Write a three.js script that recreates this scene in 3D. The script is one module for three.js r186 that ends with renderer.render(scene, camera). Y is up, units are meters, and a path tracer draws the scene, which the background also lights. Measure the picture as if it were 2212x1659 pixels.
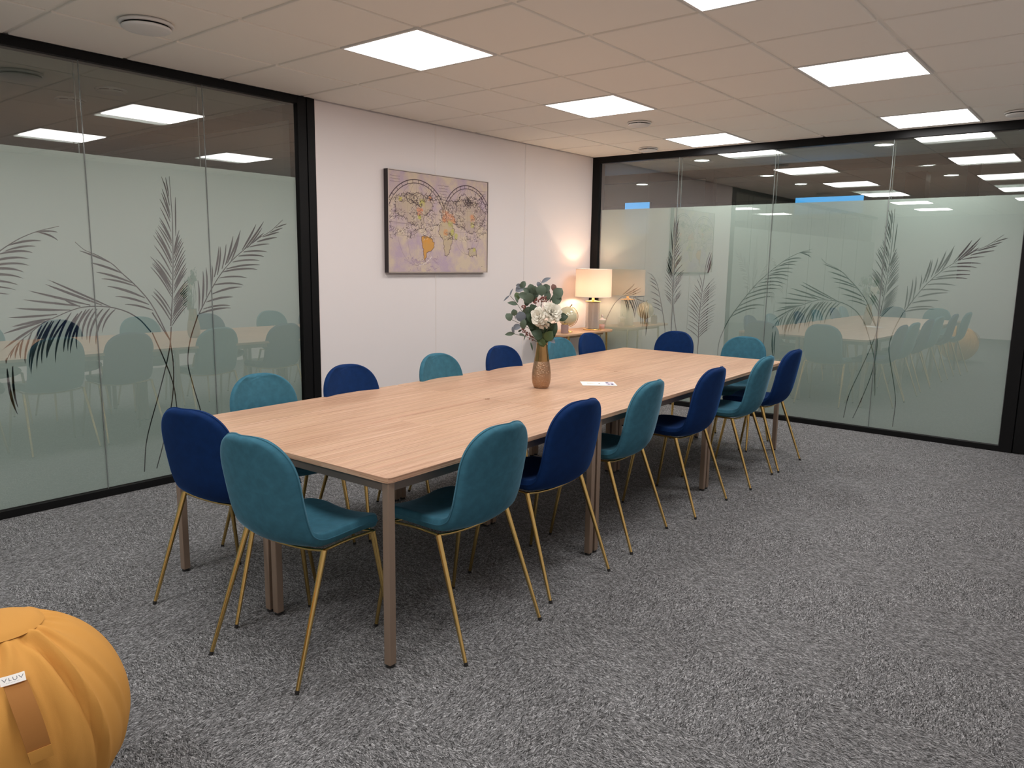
import * as THREE from 'three';
import { RoundedBoxGeometry } from 'three/addons/geometries/RoundedBoxGeometry.js';
import { mergeGeometries, mergeVertices } from 'three/addons/utils/BufferGeometryUtils.js';
import { RectAreaLightUniformsLib } from 'three/addons/lights/RectAreaLightUniformsLib.js';
import { ImprovedNoise } from 'three/addons/math/ImprovedNoise.js';

// ---------------------------------------------------------------- camera, renderer, exposure
// World: the far corner where the white wall (z = 0) meets the glazed wall (x = 0) is the origin;
// the room lies at x < 0, z > 0. Metres, y up.
const scene = new THREE.Scene();
scene.background = new THREE.Color(0x000000);
const renderer = new THREE.WebGLRenderer({ antialias: true });
renderer.toneMapping = THREE.LinearToneMapping;
renderer.toneMappingExposure = 1.45;
renderer.shadowMap.enabled = true;
RectAreaLightUniformsLib.init();

const camera = new THREE.PerspectiveCamera(53.9, 2212 / 1659, 0.05, 60);
const CAM = new THREE.Vector3(-7.0088, 1.4301, 4.6509);
const FWD = new THREE.Vector3(0.76442, -0.15883, -0.62485);
camera.position.copy(CAM);
camera.up.set(0.11335, 0.98719, -0.11226);
camera.lookAt(CAM.clone().add(FWD));
scene.add(camera);

// ceiling panels (0.6 m tiles): the light of every fitting in the room
const PANEL_GLOW = 3.0, PANEL_LIGHT = 9.0;
const PANEL_COLOR = new THREE.Color().setRGB(1.0, 0.965, 0.935);
const H = 2.55, XB = -11.49, ZB = 5.1;              // ceiling height, rear wall, side wall behind the camera
const TX = (i) => 0.6 * i - 4.2924, TZ = (j) => 0.6 * j + 2.4;   // ceiling grid lines
const PANELS = [];
for (const i of [6, 3, 0, -3, -6, -9]) for (const j of [-2, 1]) PANELS.push([i, j]);

// ---------------------------------------------------------------- helpers
let seed = 20240611;
const rnd = () => { seed = (seed * 1664525 + 1013904223) >>> 0; return seed / 4294967296; };
const rr = (a, b) => a + (b - a) * rnd();
const V = (x, y, z) => new THREE.Vector3(x, y, z);
const lin = (r, g, b) => new THREE.Color().setRGB(r, g, b);
const taken = new Map();
function numbered(name) { const n = taken.get(name) ?? 0; taken.set(name, n + 1); return n ? name + '_' + String(n).padStart(3, '0') : name; }
function mesh(name, geometry, material, parent) {
  const m = new THREE.Mesh(geometry, material); m.name = name; m.castShadow = true; m.receiveShadow = true; parent.add(m); return m;
}
function group(name, parent) { const g = new THREE.Group(); g.name = name; parent.add(g); return g; }
function thing(name, label, category, pos = [0, 0, 0], turn = 0, grp) {
  const o = new THREE.Group(); o.name = numbered(name); scene.add(o);
  o.position.set(...pos); o.rotation.y = turn; o.userData = { label, category };
  if (grp) o.userData.group = grp;
  return o;
}
function tag(o, label, category, grp) { o.userData = { label, category }; if (grp) o.userData.group = grp; return o; }
function struct(name, label, category) {
  const o = new THREE.Group(); o.name = name; scene.add(o); o.userData = { label, category, kind: 'structure' }; return o;
}
const box = (x0, x1, y0, y1, z0, z1) => { const g = new THREE.BoxGeometry(x1 - x0, y1 - y0, z1 - z0); g.translate((x0 + x1) / 2, (y0 + y1) / 2, (z0 + z1) / 2); return g; };
const rbox = (x0, x1, y0, y1, z0, z1, r = 0.003, s = 2) => { const g = new RoundedBoxGeometry(x1 - x0, y1 - y0, z1 - z0, s, r); g.translate((x0 + x1) / 2, (y0 + y1) / 2, (z0 + z1) / 2); return g; };
const tube = (pts, r, seg = 24, rad = 8, closed = false) => new THREE.TubeGeometry(new THREE.CatmullRomCurve3(pts, closed), seg, r, rad, closed);
function rod(a, b, r0, r1, n = 12) {             // tapered rod from a to b
  const d = b.clone().sub(a), g = new THREE.CylinderGeometry(r1, r0, d.length(), n, 1);
  g.translate(0, d.length() / 2, 0);
  g.applyQuaternion(new THREE.Quaternion().setFromUnitVectors(V(0, 1, 0), d.normalize())); g.translate(a.x, a.y, a.z); return g;
}
const lathe = (pts, n = 40) => new THREE.LatheGeometry(pts.map(([x, y]) => new THREE.Vector2(x, y)), n);
const at = (g, x, y, z) => { g.translate(x, y, z); return g; };
const merge = (l) => mergeGeometries(l.map((g) => { const q = g.index ? g.toNonIndexed() : g; for (const k of Object.keys(q.attributes)) if (!['position', 'normal', 'uv'].includes(k)) q.deleteAttribute(k); return q; }));
const noise = new ImprovedNoise();
function canvas(w, h) { const c = document.createElement('canvas'); c.width = w; c.height = h; return [c, c.getContext('2d')]; }
function texture(c, { color = true, repeat = null, clamp = false } = {}) {
  const t = new THREE.CanvasTexture(c); t.colorSpace = color ? THREE.SRGBColorSpace : THREE.NoColorSpace;
  t.wrapS = t.wrapT = clamp ? THREE.ClampToEdgeWrapping : THREE.RepeatWrapping; t.magFilter = THREE.LinearFilter;
  if (repeat) t.repeat.set(...repeat);
  return t;
}

// ---------------------------------------------------------------- textures
// carpet: short wool flecks mostly lying one way (one 0.5 m tile)
const [carpetC, carpetX] = canvas(1024, 1024);
{
  carpetX.fillStyle = '#7c7c7c'; carpetX.fillRect(0, 0, 1024, 1024); carpetX.lineCap = 'round';
  for (let k = 0; k < 19000; k++) {
    const fine = k > 9000, x = rnd() * 1024, y = rnd() * 1024, l = fine ? rr(6, 24) : rr(10, 32), a = rr(-0.55, 0.55), v = Math.max(34, Math.min(215, Math.floor((fine ? 124 : 120) + (rnd() + rnd() + rnd() - 1.5) * (fine ? 110 : 100))));
    carpetX.strokeStyle = `rgb(${v},${v},${v})`; carpetX.lineWidth = fine ? rr(2, 4.5) : rr(4, 7.5);
    for (const ox of [-1024, 0, 1024]) for (const oy of [-1024, 0, 1024]) {
      if (x + ox < -40 || x + ox > 1064 || y + oy < -40 || y + oy > 1064) continue;
      carpetX.beginPath(); carpetX.moveTo(x + ox, y + oy); carpetX.lineTo(x + ox + Math.cos(a) * l, y + oy + Math.sin(a) * l); carpetX.stroke();
    }
  }
}
const carpetMap = texture(carpetC), carpetBump = texture(carpetC, { color: false });
// light oak laminate, grain along u (1.4 m x 0.7 m)
const [woodC, woodX] = canvas(2048, 1024);
{
  woodX.fillStyle = '#dcb795'; woodX.fillRect(0, 0, 2048, 1024);
  for (let k = 0; k < 2600; k++) {
    const y = rnd() * 1024, x = rnd() * 2300 - 250, l = rr(120, 1500), t = rnd(), d = t < 0.62;
    woodX.strokeStyle = d ? `rgba(${Math.floor(rr(168, 205))},${Math.floor(rr(128, 158))},${Math.floor(rr(96, 124))},${rr(0.06, 0.36)})` : `rgba(240,208,176,${rr(0.10, 0.42)})`;
    woodX.lineWidth = rr(0.8, t > 0.96 ? 12 : 4.2);
    woodX.beginPath(); woodX.moveTo(x, y); woodX.bezierCurveTo(x + l * 0.3, y + rr(-6, 6), x + l * 0.6, y + rr(-6, 6), x + l, y + rr(-5, 5)); woodX.stroke();
  }
  for (let k = 0; k < 70; k++) {            // broad figure bands
    const y = rnd() * 1024, x = rnd() * 1800 - 300, l = rr(500, 1500);
    woodX.strokeStyle = rnd() < 0.6 ? `rgba(176,134,104,${rr(0.10, 0.26)})` : `rgba(242,212,182,${rr(0.10, 0.26)})`; woodX.lineWidth = rr(7, 24);
    woodX.beginPath(); woodX.moveTo(x, y); woodX.bezierCurveTo(x + l * 0.3, y + rr(-9, 9), x + l * 0.7, y + rr(-9, 9), x + l, y + rr(-7, 7)); woodX.stroke();
  }
  for (let k = 0; k < 190; k++) {           // dark pores and bands
    const y = rnd() * 1024, x = rnd() * 2000 - 100, l = rr(200, 900);
    woodX.strokeStyle = `rgba(148,108,78,${rr(0.16, 0.46)})`; woodX.lineWidth = rr(1.5, 5.5);
    woodX.beginPath(); woodX.moveTo(x, y); woodX.bezierCurveTo(x + l * 0.3, y + rr(-7, 7), x + l * 0.7, y + rr(-7, 7), x + l, y + rr(-5, 5)); woodX.stroke();
  }
}
const woodMap = texture(woodC, { repeat: [1 / 1.4, 1 / 0.7] });
// fine grain used as bump for plaster-like and fabric surfaces
const [grainC, grainX] = canvas(512, 512);
{
  const d = grainX.createImageData(512, 512);
  for (let i = 0; i < 512 * 512; i++) { const v = 110 + rnd() * 90; d.data.set([v, v, v, 255], i * 4); }
  grainX.putImageData(d, 0, 0);
}
const grainBump = texture(grainC, { color: false });
// brushed velvet: soft patches where the pile lies another way
const [velvetC, velvetX] = canvas(512, 512);
{
  const d = velvetX.createImageData(512, 512);
  for (let y = 0; y < 512; y++) for (let x = 0; x < 512; x++) {
    const n = noise.noise(x / 60, y / 60, 3.1) + 0.5 * noise.noise(x / 22, y / 22, 8.3), v = 222 + 15 * n + (rnd() - 0.5) * 12;
    d.data.set([v, v, v, 255], (y * 512 + x) * 4);
  }
  velvetX.putImageData(d, 0, 0);
}
const velvetMap = texture(velvetC, { repeat: [1.7, 1.7] });

// ---------------------------------------------------------------- materials
const std = (o) => new THREE.MeshStandardMaterial(o), phy = (o) => new THREE.MeshPhysicalMaterial(o);
const M = {
  carpet: std({ color: lin(0.78, 0.79, 0.82), map: carpetMap, bumpMap: carpetBump, bumpScale: 0.003, roughness: 1 }),
  tile: std({ color: lin(0.91, 0.87, 0.80), bumpMap: grainBump, bumpScale: 0.0004, roughness: 0.95 }),
  tbar: std({ color: lin(0.91, 0.87, 0.80), roughness: 0.6 }),
  slab: std({ color: lin(0.4, 0.38, 0.36), roughness: 1 }),
  wall: std({ color: lin(0.82, 0.77, 0.77), roughness: 0.55 }),
  joint: std({ color: lin(0.84, 0.78, 0.76), roughness: 0.25 }),
  frame: phy({ color: lin(0.005, 0.005, 0.0055), roughness: 0.5, specularIntensity: 0.35 }),
  doorPanel: phy({ color: lin(0.006, 0.006, 0.0065), roughness: 0.35, specularIntensity: 0.4 }),
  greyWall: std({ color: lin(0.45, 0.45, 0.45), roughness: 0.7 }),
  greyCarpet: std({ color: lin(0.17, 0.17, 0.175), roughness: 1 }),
  glass: phy({ color: lin(0.92, 0.97, 0.95), roughness: 0, metalness: 0, transmission: 1, thickness: 0, ior: 2.8, side: THREE.DoubleSide }),
  rearGlass: phy({ color: lin(0.92, 0.97, 0.95), roughness: 0, metalness: 0, transmission: 1, thickness: 0, ior: 1.5, side: THREE.DoubleSide }),
  glassEdge: std({ color: lin(0.16, 0.18, 0.175), roughness: 0.12 }),
  wood: std({ color: lin(0.78, 0.74, 0.76), map: woodMap, roughness: 0.42 }),
  desk: std({ color: lin(0.30, 0.22, 0.165), metalness: 0.35, roughness: 0.42 }),
  rail: std({ color: lin(0.16, 0.13, 0.11), metalness: 0.3, roughness: 0.5 }),
  black: std({ color: lin(0.01, 0.01, 0.01), roughness: 0.6 }),
  teal: phy({ color: lin(0.058, 0.200, 0.285), map: velvetMap, roughness: 0.85, specularIntensity: 0.3, sheen: 1, sheenColor: lin(0.40, 0.60, 0.76), sheenRoughness: 0.5, bumpMap: grainBump, bumpScale: 0.0003 }),
  navy: phy({ color: lin(0.005, 0.033, 0.140), map: velvetMap, roughness: 0.85, specularIntensity: 0.3, sheen: 1, sheenColor: lin(0.04, 0.16, 0.48), sheenRoughness: 0.5, bumpMap: grainBump, bumpScale: 0.0003 }),
  gold: std({ color: lin(0.66, 0.46, 0.17), metalness: 1, roughness: 0.2 }),
  white: std({ color: lin(0.75, 0.74, 0.72), roughness: 0.5 }),
};

// ================================================================= THE SETTING
// ---- floor: 0.5 m carpet tiles laid quarter-turned
{
  const floor = struct('floor', 'grey flecked carpet tiles laid quarter-turned across the room', 'floor');
  mesh('subfloor', box(XB - 0.1, 0.1, -0.16, -0.012, -0.1, ZB + 0.1), M.slab, floor);
  const geos = [];
  for (let k = 0; k < 4; k++) {
    const g = box(0, 0.5, -0.012, 0, 0, 0.5), uv = g.attributes.uv, p = g.attributes.position;
    for (let i = 0; i < uv.count; i++) {
      const a = p.getX(i) * 2, b = p.getZ(i) * 2;
      uv.setXY(i, ...[[a, b], [b, 1 - a], [1 - a, 1 - b], [1 - b, a]][k]);
    }
    geos.push(g);
  }
  // only the tiles from behind the camera's feet to the far walls are laid out singly
  let n = 0;
  for (let i = 0; i < 16; i++) for (let j = 0; j < 10; j++) {
    const t = mesh('carpet_tile' + (n ? '_' + String(n).padStart(3, '0') : ''), geos[((i + j) % 2) + (rnd() < 0.5 ? 2 : 0)], M.carpet, floor); n++;
    t.position.set(-0.5 * (i + 1), 0, 0.5 * j);
  }
  { const g = box(-8, 0, -0.012, 0, 5.0, ZB), uv = g.attributes.uv, p = g.attributes.position; for (let i = 0; i < uv.count; i++) uv.setXY(i, p.getX(i) * 2, p.getZ(i) * 2); mesh('carpet_edge', g, M.carpet, floor); }
  const rest = box(XB, -8, -0.012, 0, -0.1, ZB), uv = rest.attributes.uv, p = rest.attributes.position;
  for (let i = 0; i < uv.count; i++) uv.setXY(i, p.getX(i) * 2, p.getZ(i) * 2);
  mesh('carpet_field', rest, M.carpet, floor);
}

// ---- ceiling: mineral tiles sitting a little below a T-bar grid
{
  const ceil = struct('ceiling', 'beige suspended ceiling of square mineral tiles in a T-bar grid', 'ceiling');
  mesh('slab', box(XB - 0.1, 0.1, H + 0.12, H + 0.2, -0.1, ZB + 0.1), M.slab, ceil);
  const full = rbox(0.012, 0.588, H, H + 0.016, 0.012, 0.588, 0.005, 1), cut = rbox(0.012, 0.588, H, H + 0.016, 0.012, 0.3, 0.005, 1);
  const lit = new Set(PANELS.map(([i, j]) => i + ',' + j));
  const ventAt = new Set();
  let n = 0;
  for (let i = -12; i <= 6; i++) for (let j = -4; j <= 4; j++) {
    if (lit.has(i + ',' + j) || ventAt.has(i + ',' + j)) continue;
    const t = mesh('ceiling_tile' + (n ? '_' + String(n).padStart(3, '0') : ''), j < 4 ? full : cut, M.tile, ceil); n++;
    t.position.set(TX(i), 0, TZ(j));
  }
  for (let j = -4; j <= 4; j++) {                                        // cut strip along the glazed wall
    const t = mesh('ceiling_tile_' + String(n++).padStart(3, '0'), rbox(TX(7) + 0.012, 0, H, H + 0.016, TZ(j) + 0.012, Math.min(ZB, TZ(j) + 0.588), 0.004, 1), M.tile, ceil);
    t.position.y = 0;
  }
  for (let i = -12; i <= 7; i++) mesh('grid_bar', box(TX(i) - 0.012, TX(i) + 0.012, H + 0.010, H + 0.03, 0, ZB), M.tbar, ceil);
  for (let j = -4; j <= 4; j++) mesh('grid_bar', box(XB, 0, H + 0.0105, H + 0.03, TZ(j) - 0.012, TZ(j) + 0.012), M.tbar, ceil);
}

// ---- white wall panels between the two glazed walls
{
  const w = struct('wall_left', 'plain white panel wall that carries the framed map', 'wall');
  mesh('core', box(-3.585, 0.0, -0.1, H + 0.05, -0.1, -0.014), M.wall, w);
  for (const [a, b] of [[-3.578, -2.3755], [-2.3705, -1.1665], [-1.1615, -0.004]]) mesh('wall_panel', rbox(a, b, 0.0, H - 0.004, -0.014, 0, 0.002, 1), M.wall, w);
  for (const x of [-3.582, -2.373, -1.164]) mesh('joint_strip', rbox(x - 0.007, x + 0.007, 0, H - 0.004, -0.008, 0.0035, 0.003, 2), M.joint, w);
}
{
  const s = struct('wall_front', 'white side wall behind the photographer', 'wall');
  mesh('surface', box(XB - 0.1, 0.1, -0.1, H + 0.15, ZB, ZB + 0.1), M.wall, s);
  const b = struct('wall_back', 'white end wall behind the photographer', 'wall');
  mesh('surface', box(XB - 0.1, XB, -0.1, H + 0.15, -0.1, ZB), M.wall, b);
}

// ---- frosted film: the palm fronds are cut out of the film
const LEAF = {"f1":{"r":[[2969,1002],[2988,1165],[3005,1370],[3014,1555],[3017,1689],[3015,1798],[3013,1921]],"l":[[2963,1916,2999,1797],[2989,1913,3003,1803],[2980,1883,3004,1746],[2962,1845,3006,1689],[2958,1817,3004,1668],[2945,1781,3003,1646],[2944,1730,3004,1588],[2936,1670,3006,1530],[2936,1651,3005,1515],[2927,1624,3004,1500],[2922,1614,3002,1456],[2908,1597,2999,1413],[2904,1584,2998,1392],[2891,1563,2997,1370],[2914,1558,3000,1395],[2894,1500,2995,1326],[2866,1433,2990,1258],[2899,1418,2992,1290],[2886,1398,2989,1237],[2865,1369,2986,1184],[2874,1386,2988,1202],[2876,1394,2990,1221],[2879,1239,2978,1096],[2874,1223,2973,1068],[2861,1199,2968,1040],[2871,1217,2973,1065],[3044,1800,3034,1562],[3058,1600,3015,1457],[3061,1572,3016,1451],[3072,1551,3016,1445],[3072,1535,3014,1420],[3081,1527,3013,1395],[3082,1498,3012,1364],[3091,1477,3010,1333],[3087,1448,3009,1311],[3091,1427,3008,1289],[3090,1392,3006,1252],[3097,1364,3004,1215],[3091,1376,3005,1234],[3093,1396,3006,1252],[3091,1338,3000,1208],[3097,1289,2995,1165],[3092,1269,2995,1152],[3096,1257,2995,1140],[3092,1237,2995,1124],[3095,1225,2995,1108],[3090,1206,2992,1092],[3092,1194,2988,1077],[3087,1174,2984,1062],[3090,1162,2981,1046],[3082,1139,2978,1024],[3081,1124,2976,1002]]},"f2":{"r":[[3159,1070],[3185,1114],[3246,1216],[3314,1313],[3398,1405],[3489,1479],[3606,1562],[3710,1620],[3809,1700]],"l":[[3164,1288,3160,1089],[3201,1346,3182,1114],[3223,1371,3216,1178],[3265,1384,3258,1255],[3320,1508,3278,1307],[3331,1505,3300,1320],[3371,1522,3334,1359],[3424,1576,3360,1385],[3481,1617,3375,1398],[3471,1578,3405,1418],[3458,1531,3398,1405],[3599,1662,3486,1486],[3658,1682,3505,1493],[3644,1638,3527,1500],[3654,1604,3567,1534],[3387,1100,3159,1070],[3384,1117,3191,1101],[3408,1173,3214,1145],[3474,1239,3255,1196],[3486,1252,3269,1255],[3518,1299,3313,1300],[3597,1356,3337,1339],[3618,1387,3366,1359],[3615,1417,3412,1405],[3652,1445,3458,1445],[3680,1476,3496,1473],[3698,1531,3543,1507],[3760,1578,3598,1542],[3778,1616,3645,1577],[3807,1645,3701,1606],[3841,1674,3750,1642]]},"f3":{"r":[[2960,912],[2854,1146],[2767,1259],[2693,1332],[2644,1383],[2586,1421],[2541,1444],[2493,1464],[2445,1508]],"l":[[2466,1459,2631,1393],[2519,1392,2693,1332],[2546,1339,2748,1275],[2573,1301,2767,1254],[2603,1257,2818,1183],[2644,1197,2841,1142],[2696,1147,2864,1105]]},"f4":{"r":[[2843,973],[2784,1048],[2717,1097],[2646,1125],[2590,1137],[2516,1142],[2448,1137],[2380,1116],[2317,1090],[2251,1061],[2190,1013],[2121,958],[2072,898],[2056,863]],"l":[[2290,1298,2613,1136],[2276,1273,2567,1147],[2195,1237,2503,1149],[2163,1190,2448,1146],[2367,1184,2448,1142],[2121,1146,2394,1125],[2084,1096,2323,1104],[2096,1046,2287,1082],[2056,1012,2261,1069],[2051,932,2234,1052],[2556,986,2641,1120],[2517,920,2608,1126],[2483,927,2570,1125],[2470,948,2538,1126],[2444,954,2515,1129],[2376,878,2497,1128],[2413,899,2478,1126],[2364,893,2455,1117],[2342,890,2432,1104],[2296,832,2397,1110],[2253,862,2377,1083],[2252,864,2338,1075],[2226,834,2303,1067],[2199,804,2294,1068],[2168,779,2273,1064],[2162,812,2242,1047],[2144,841,2189,1009],[2124,871,2146,979],[2098,873,2129,967],[2074,875,2103,941],[2091,601,2083,833],[2086,565,2056,822],[2054,850,2057,881]]},"f5":{"r":[[1630,935],[1739,1095],[1851,1243],[1979,1370],[2138,1498],[2245,1554],[2369,1592]],"l":[[2359,1558,2245,1554],[2358,1512,2262,1554],[2274,1507,2113,1480],[2243,1477,2097,1450],[2228,1443,2063,1432],[2205,1409,2013,1388],[2203,1374,1997,1361],[2175,1339,1972,1343],[2169,1305,1929,1307],[2145,1269,1895,1271],[2130,1243,1843,1225],[2096,1220,1782,1160],[2050,1183,1739,1104],[2052,1148,1696,1039],[1964,1065,1661,991],[1893,1035,1635,940]]},"a":{"r":[[1020,968],[1008,1078],[985,1331],[981,1523],[985,1706],[1000,1871]],"l":[[982,1900,981,1706],[949,1781,980,1540],[936,1577,981,1473],[934,1554,982,1440],[925,1523,983,1406],[920,1510,985,1368],[908,1489,987,1331],[914,1460,987,1310],[911,1422,987,1289],[910,1388,990,1264],[901,1346,992,1238],[905,1308,994,1204],[901,1261,997,1171],[904,1222,1000,1142],[900,1176,1003,1112],[910,1159,1002,1086],[912,1134,1001,1061],[926,1117,1002,1040],[933,1092,1004,1018],[1032,1895,998,1731],[1027,1852,995,1698],[1030,1817,992,1665],[1036,1788,992,1632],[1051,1767,991,1598],[1050,1708,990,1569],[1057,1656,990,1540],[1059,1628,990,1506],[1069,1607,989,1473],[1076,1566,991,1436],[1092,1532,993,1398],[1088,1516,993,1377],[1093,1507,993,1356],[1102,1441,996,1310],[1119,1383,998,1264],[1114,1362,1000,1234],[1116,1350,1003,1205],[1106,1325,1004,1180],[1104,1308,1006,1154],[1096,1242,1010,1112],[1097,1183,1015,1070],[1098,1166,1018,1053],[1108,1158,1021,1036],[1092,1132,1024,1036],[1083,1115,1026,1036]]},"c":{"r":[[898,945],[855,1114],[810,1250],[748,1326],[697,1350]],"l":[[724,1299,800,1258],[733,1261,816,1216],[743,1222,833,1165],[746,1153,851,1106],[760,1085,869,1038],[772,1042,880,1004],[783,999,893,953]]},"b":{"r":[[1310,665],[1306,883],[1319,1133],[1336,1297],[1352,1461],[1382,1558]],"l":[[1279,1345,1323,1215],[1260,1295,1321,1174],[1232,1237,1319,1133],[1233,1208,1318,1112],[1226,1170,1317,1091],[1213,1157,1312,1050],[1192,1136,1308,1008],[1189,1102,1306,974],[1178,1060,1305,941],[1177,1026,1305,912],[1168,984,1305,883],[1182,934,1306,850],[1188,876,1306,816],[1185,842,1306,766],[1174,799,1307,715],[1399,1554,1357,1379],[1413,1542,1368,1355],[1414,1502,1372,1355],[1422,1470,1376,1355],[1445,1312,1334,1166],[1454,1278,1332,1141],[1470,1252,1329,1116],[1467,1232,1326,1092],[1472,1220,1323,1067],[1466,1184,1322,1042],[1467,1155,1321,1017],[1470,1102,1318,980],[1482,1057,1316,942],[1473,1028,1314,912],[1472,1008,1311,883],[1468,971,1312,854],[1472,942,1314,825],[1465,913,1314,796],[1466,892,1313,766],[1446,854,1312,741],[1435,824,1312,716]]},"d":{"r":[[227,855],[277,948],[336,1032],[407,1088],[448,1099],[540,1089],[632,1053],[695,995],[724,909]],"l":[[554,1230,411,1106],[605,1201,442,1112],[636,1193,468,1108],[637,1158,499,1105],[680,1108,540,1089],[692,1047,581,1069],[476,922,417,1084],[496,932,438,1085],[571,865,469,1090],[580,884,510,1088],[598,929,540,1085],[644,799,582,1060],[666,774,612,1052],[691,776,633,1045],[710,689,675,1003],[730,778,718,935]]},"stems":[[[3153,1065],[3091,903],[3068,761],[3091,627],[3135,444],[3159,305],[3155,78]],[[2972,996],[2958,884],[2930,773],[2869,582],[2775,297],[2749,101]],[[2960,912],[2972,741],[2953,542],[2879,264],[2827,107]],[[2858,1092],[2960,912]],[[2851,968],[2923,774],[2965,627],[2979,481],[2992,332]],[[1020,968],[1040,867],[1065,749],[1096,528],[1110,183]],[[1006,976],[1002,865],[1004,753],[1030,522]],[[898,945],[930,791],[935,688],[968,429]],[[227,855],[168,723],[132,536],[113,160]],[[1310,665],[1304,462],[1278,116]],[[1630,935],[1583,840],[1533,696],[1518,460]]]};
function drawFronds(ctx, X, Y, S, dx) {
  const P = ([u, y]) => [X(u / 1000 + dx), Y(y / 1000)];
  const spline = (pts) => new THREE.CatmullRomCurve3(pts.map((q) => V(q[0], q[1], 0)));
  const ribbon = (c, w0, w1) => {                  // tapering stroke along a curve (metres)
    const n = 40, L = [], R = [];
    for (let k = 0; k <= n; k++) {
      const p = c.getPoint(k / n), t = c.getTangent(k / n), w = (w0 + (w1 - w0) * k / n) * S / 2;
      L.push([p.x - t.y * w, p.y + t.x * w]); R.unshift([p.x + t.y * w, p.y - t.x * w]);
    }
    ctx.beginPath(); [...L, ...R].forEach((q, i) => (i ? ctx.lineTo(...q) : ctx.moveTo(...q))); ctx.closePath(); ctx.fill();
  };
  for (const [k, f] of Object.entries(LEAF)) {
    if (k === 'stems') { for (const s of f) ribbon(spline(s.map(P)), 0.008, 0.006); continue; }
    const c = spline(f.r.map(P));
    ribbon(c, 0.008, 0.003);
    f.l.forEach(([tu, ty, bu, by], i) => {
      const tip = P([tu, ty]), base = P([bu, by]);
      // the leaflet leaves the stalk along the stalk's own direction, then bows out to its tip
      let best = 0, bd = 1e9;
      for (let q = 0; q <= 40; q++) { const p = c.getPoint(q / 40), d = (p.x - base[0]) ** 2 + (p.y - base[1]) ** 2; if (d < bd) { bd = d; best = q / 40; } }
      const t = c.getTangent(best), len = Math.hypot(tip[0] - base[0], tip[1] - base[1]);
      const droop = k === 'f4' || k === 'd' || k === 'f5' ? 0.30 : 0.22;
      const mx = (tip[0] + base[0]) / 2 + t.x * len * droop * 0.6, my = (tip[1] + base[1]) / 2 + t.y * len * droop * 0.6 - (k === 'f5' || k === 'f4' ? len * 0.05 : 0);
      const w = Math.min(0.0135, 0.006 + len / S * 0.034) * S / 2 * (k === 'f1' || k === 'a' || k === 'b' ? 0.7 : 1) * (0.85 + 0.3 * ((i * 37) % 10) / 10), n = 14, L = [], R = [];
      for (let q = 0; q <= n; q++) {
        const s = q / n, a = (1 - s) ** 2, b = 2 * s * (1 - s), d = s * s;
        const x = a * base[0] + b * mx + d * tip[0], y = a * base[1] + b * my + d * tip[1];
        let ex = 2 * (1 - s) * (mx - base[0]) + 2 * s * (tip[0] - mx), ey = 2 * (1 - s) * (my - base[1]) + 2 * s * (tip[1] - my);
        const l = Math.hypot(ex, ey) || 1; ex /= l; ey /= l;
        const ww = w * Math.pow(Math.sin(Math.PI * Math.min(1, 0.06 + s * 0.94)), 0.8) * (1 - 0.25 * s) + 0.0006 * S;
        L.push([x - ey * ww, y + ex * ww]); R.unshift([x + ey * ww, y - ex * ww]);
      }
      ctx.beginPath(); [...L, ...R].forEach((q, j) => (j ? ctx.lineTo(...q) : ctx.moveTo(...q))); ctx.closePath(); ctx.fill();
    });
  }
}
const FILM_Y0 = 0.05, FILM_Y1 = 2.0;
function filmMaterial(u0, u1, dx) {
  const w = 2048, S = w / (u1 - u0), h = Math.min(2048, Math.round(S * (FILM_Y1 - FILM_Y0))), [c, x] = canvas(w, h), SY = h / (FILM_Y1 - FILM_Y0);
  x.fillStyle = '#fff'; x.fillRect(0, 0, w, h); x.fillStyle = '#000';
  drawFronds(x, (u) => (u - u0) * S, (y) => (FILM_Y1 - y) * SY, S, dx);
  return phy({ ...filmLook, alphaMap: texture(c, { color: false, clamp: true }), alphaTest: 0.5 });
}
const filmLook = { color: lin(0.455, 0.525, 0.49), roughness: 0.42, ior: 1.9, transmission: 0.15, thickness: 0, side: THREE.DoubleSide };
const filmPlain = phy(filmLook);
// a sheet in the plane z = c (along x) or x = c (along z) with uv from the artwork's coordinates
function sheet(axis, c, u0, u1, y0, y1, art) {
  const g = new THREE.PlaneGeometry(u1 - u0, y1 - y0); g.translate((u0 + u1) / 2, (y0 + y1) / 2, 0);
  const p = g.attributes.position, uv = g.attributes.uv;
  if (art) for (let i = 0; i < uv.count; i++) uv.setXY(i, (p.getX(i) - art[0]) / (art[1] - art[0]), (p.getY(i) - FILM_Y0) / (FILM_Y1 - FILM_Y0));
  if (axis === 'x') { for (let i = 0; i < p.count; i++) { const u = p.getX(i); p.setXYZ(i, c, p.getY(i), u); } g.index.array.reverse(); g.computeVertexNormals(); }
  else g.translate(0, 0, c);
  return g;
}

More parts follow.
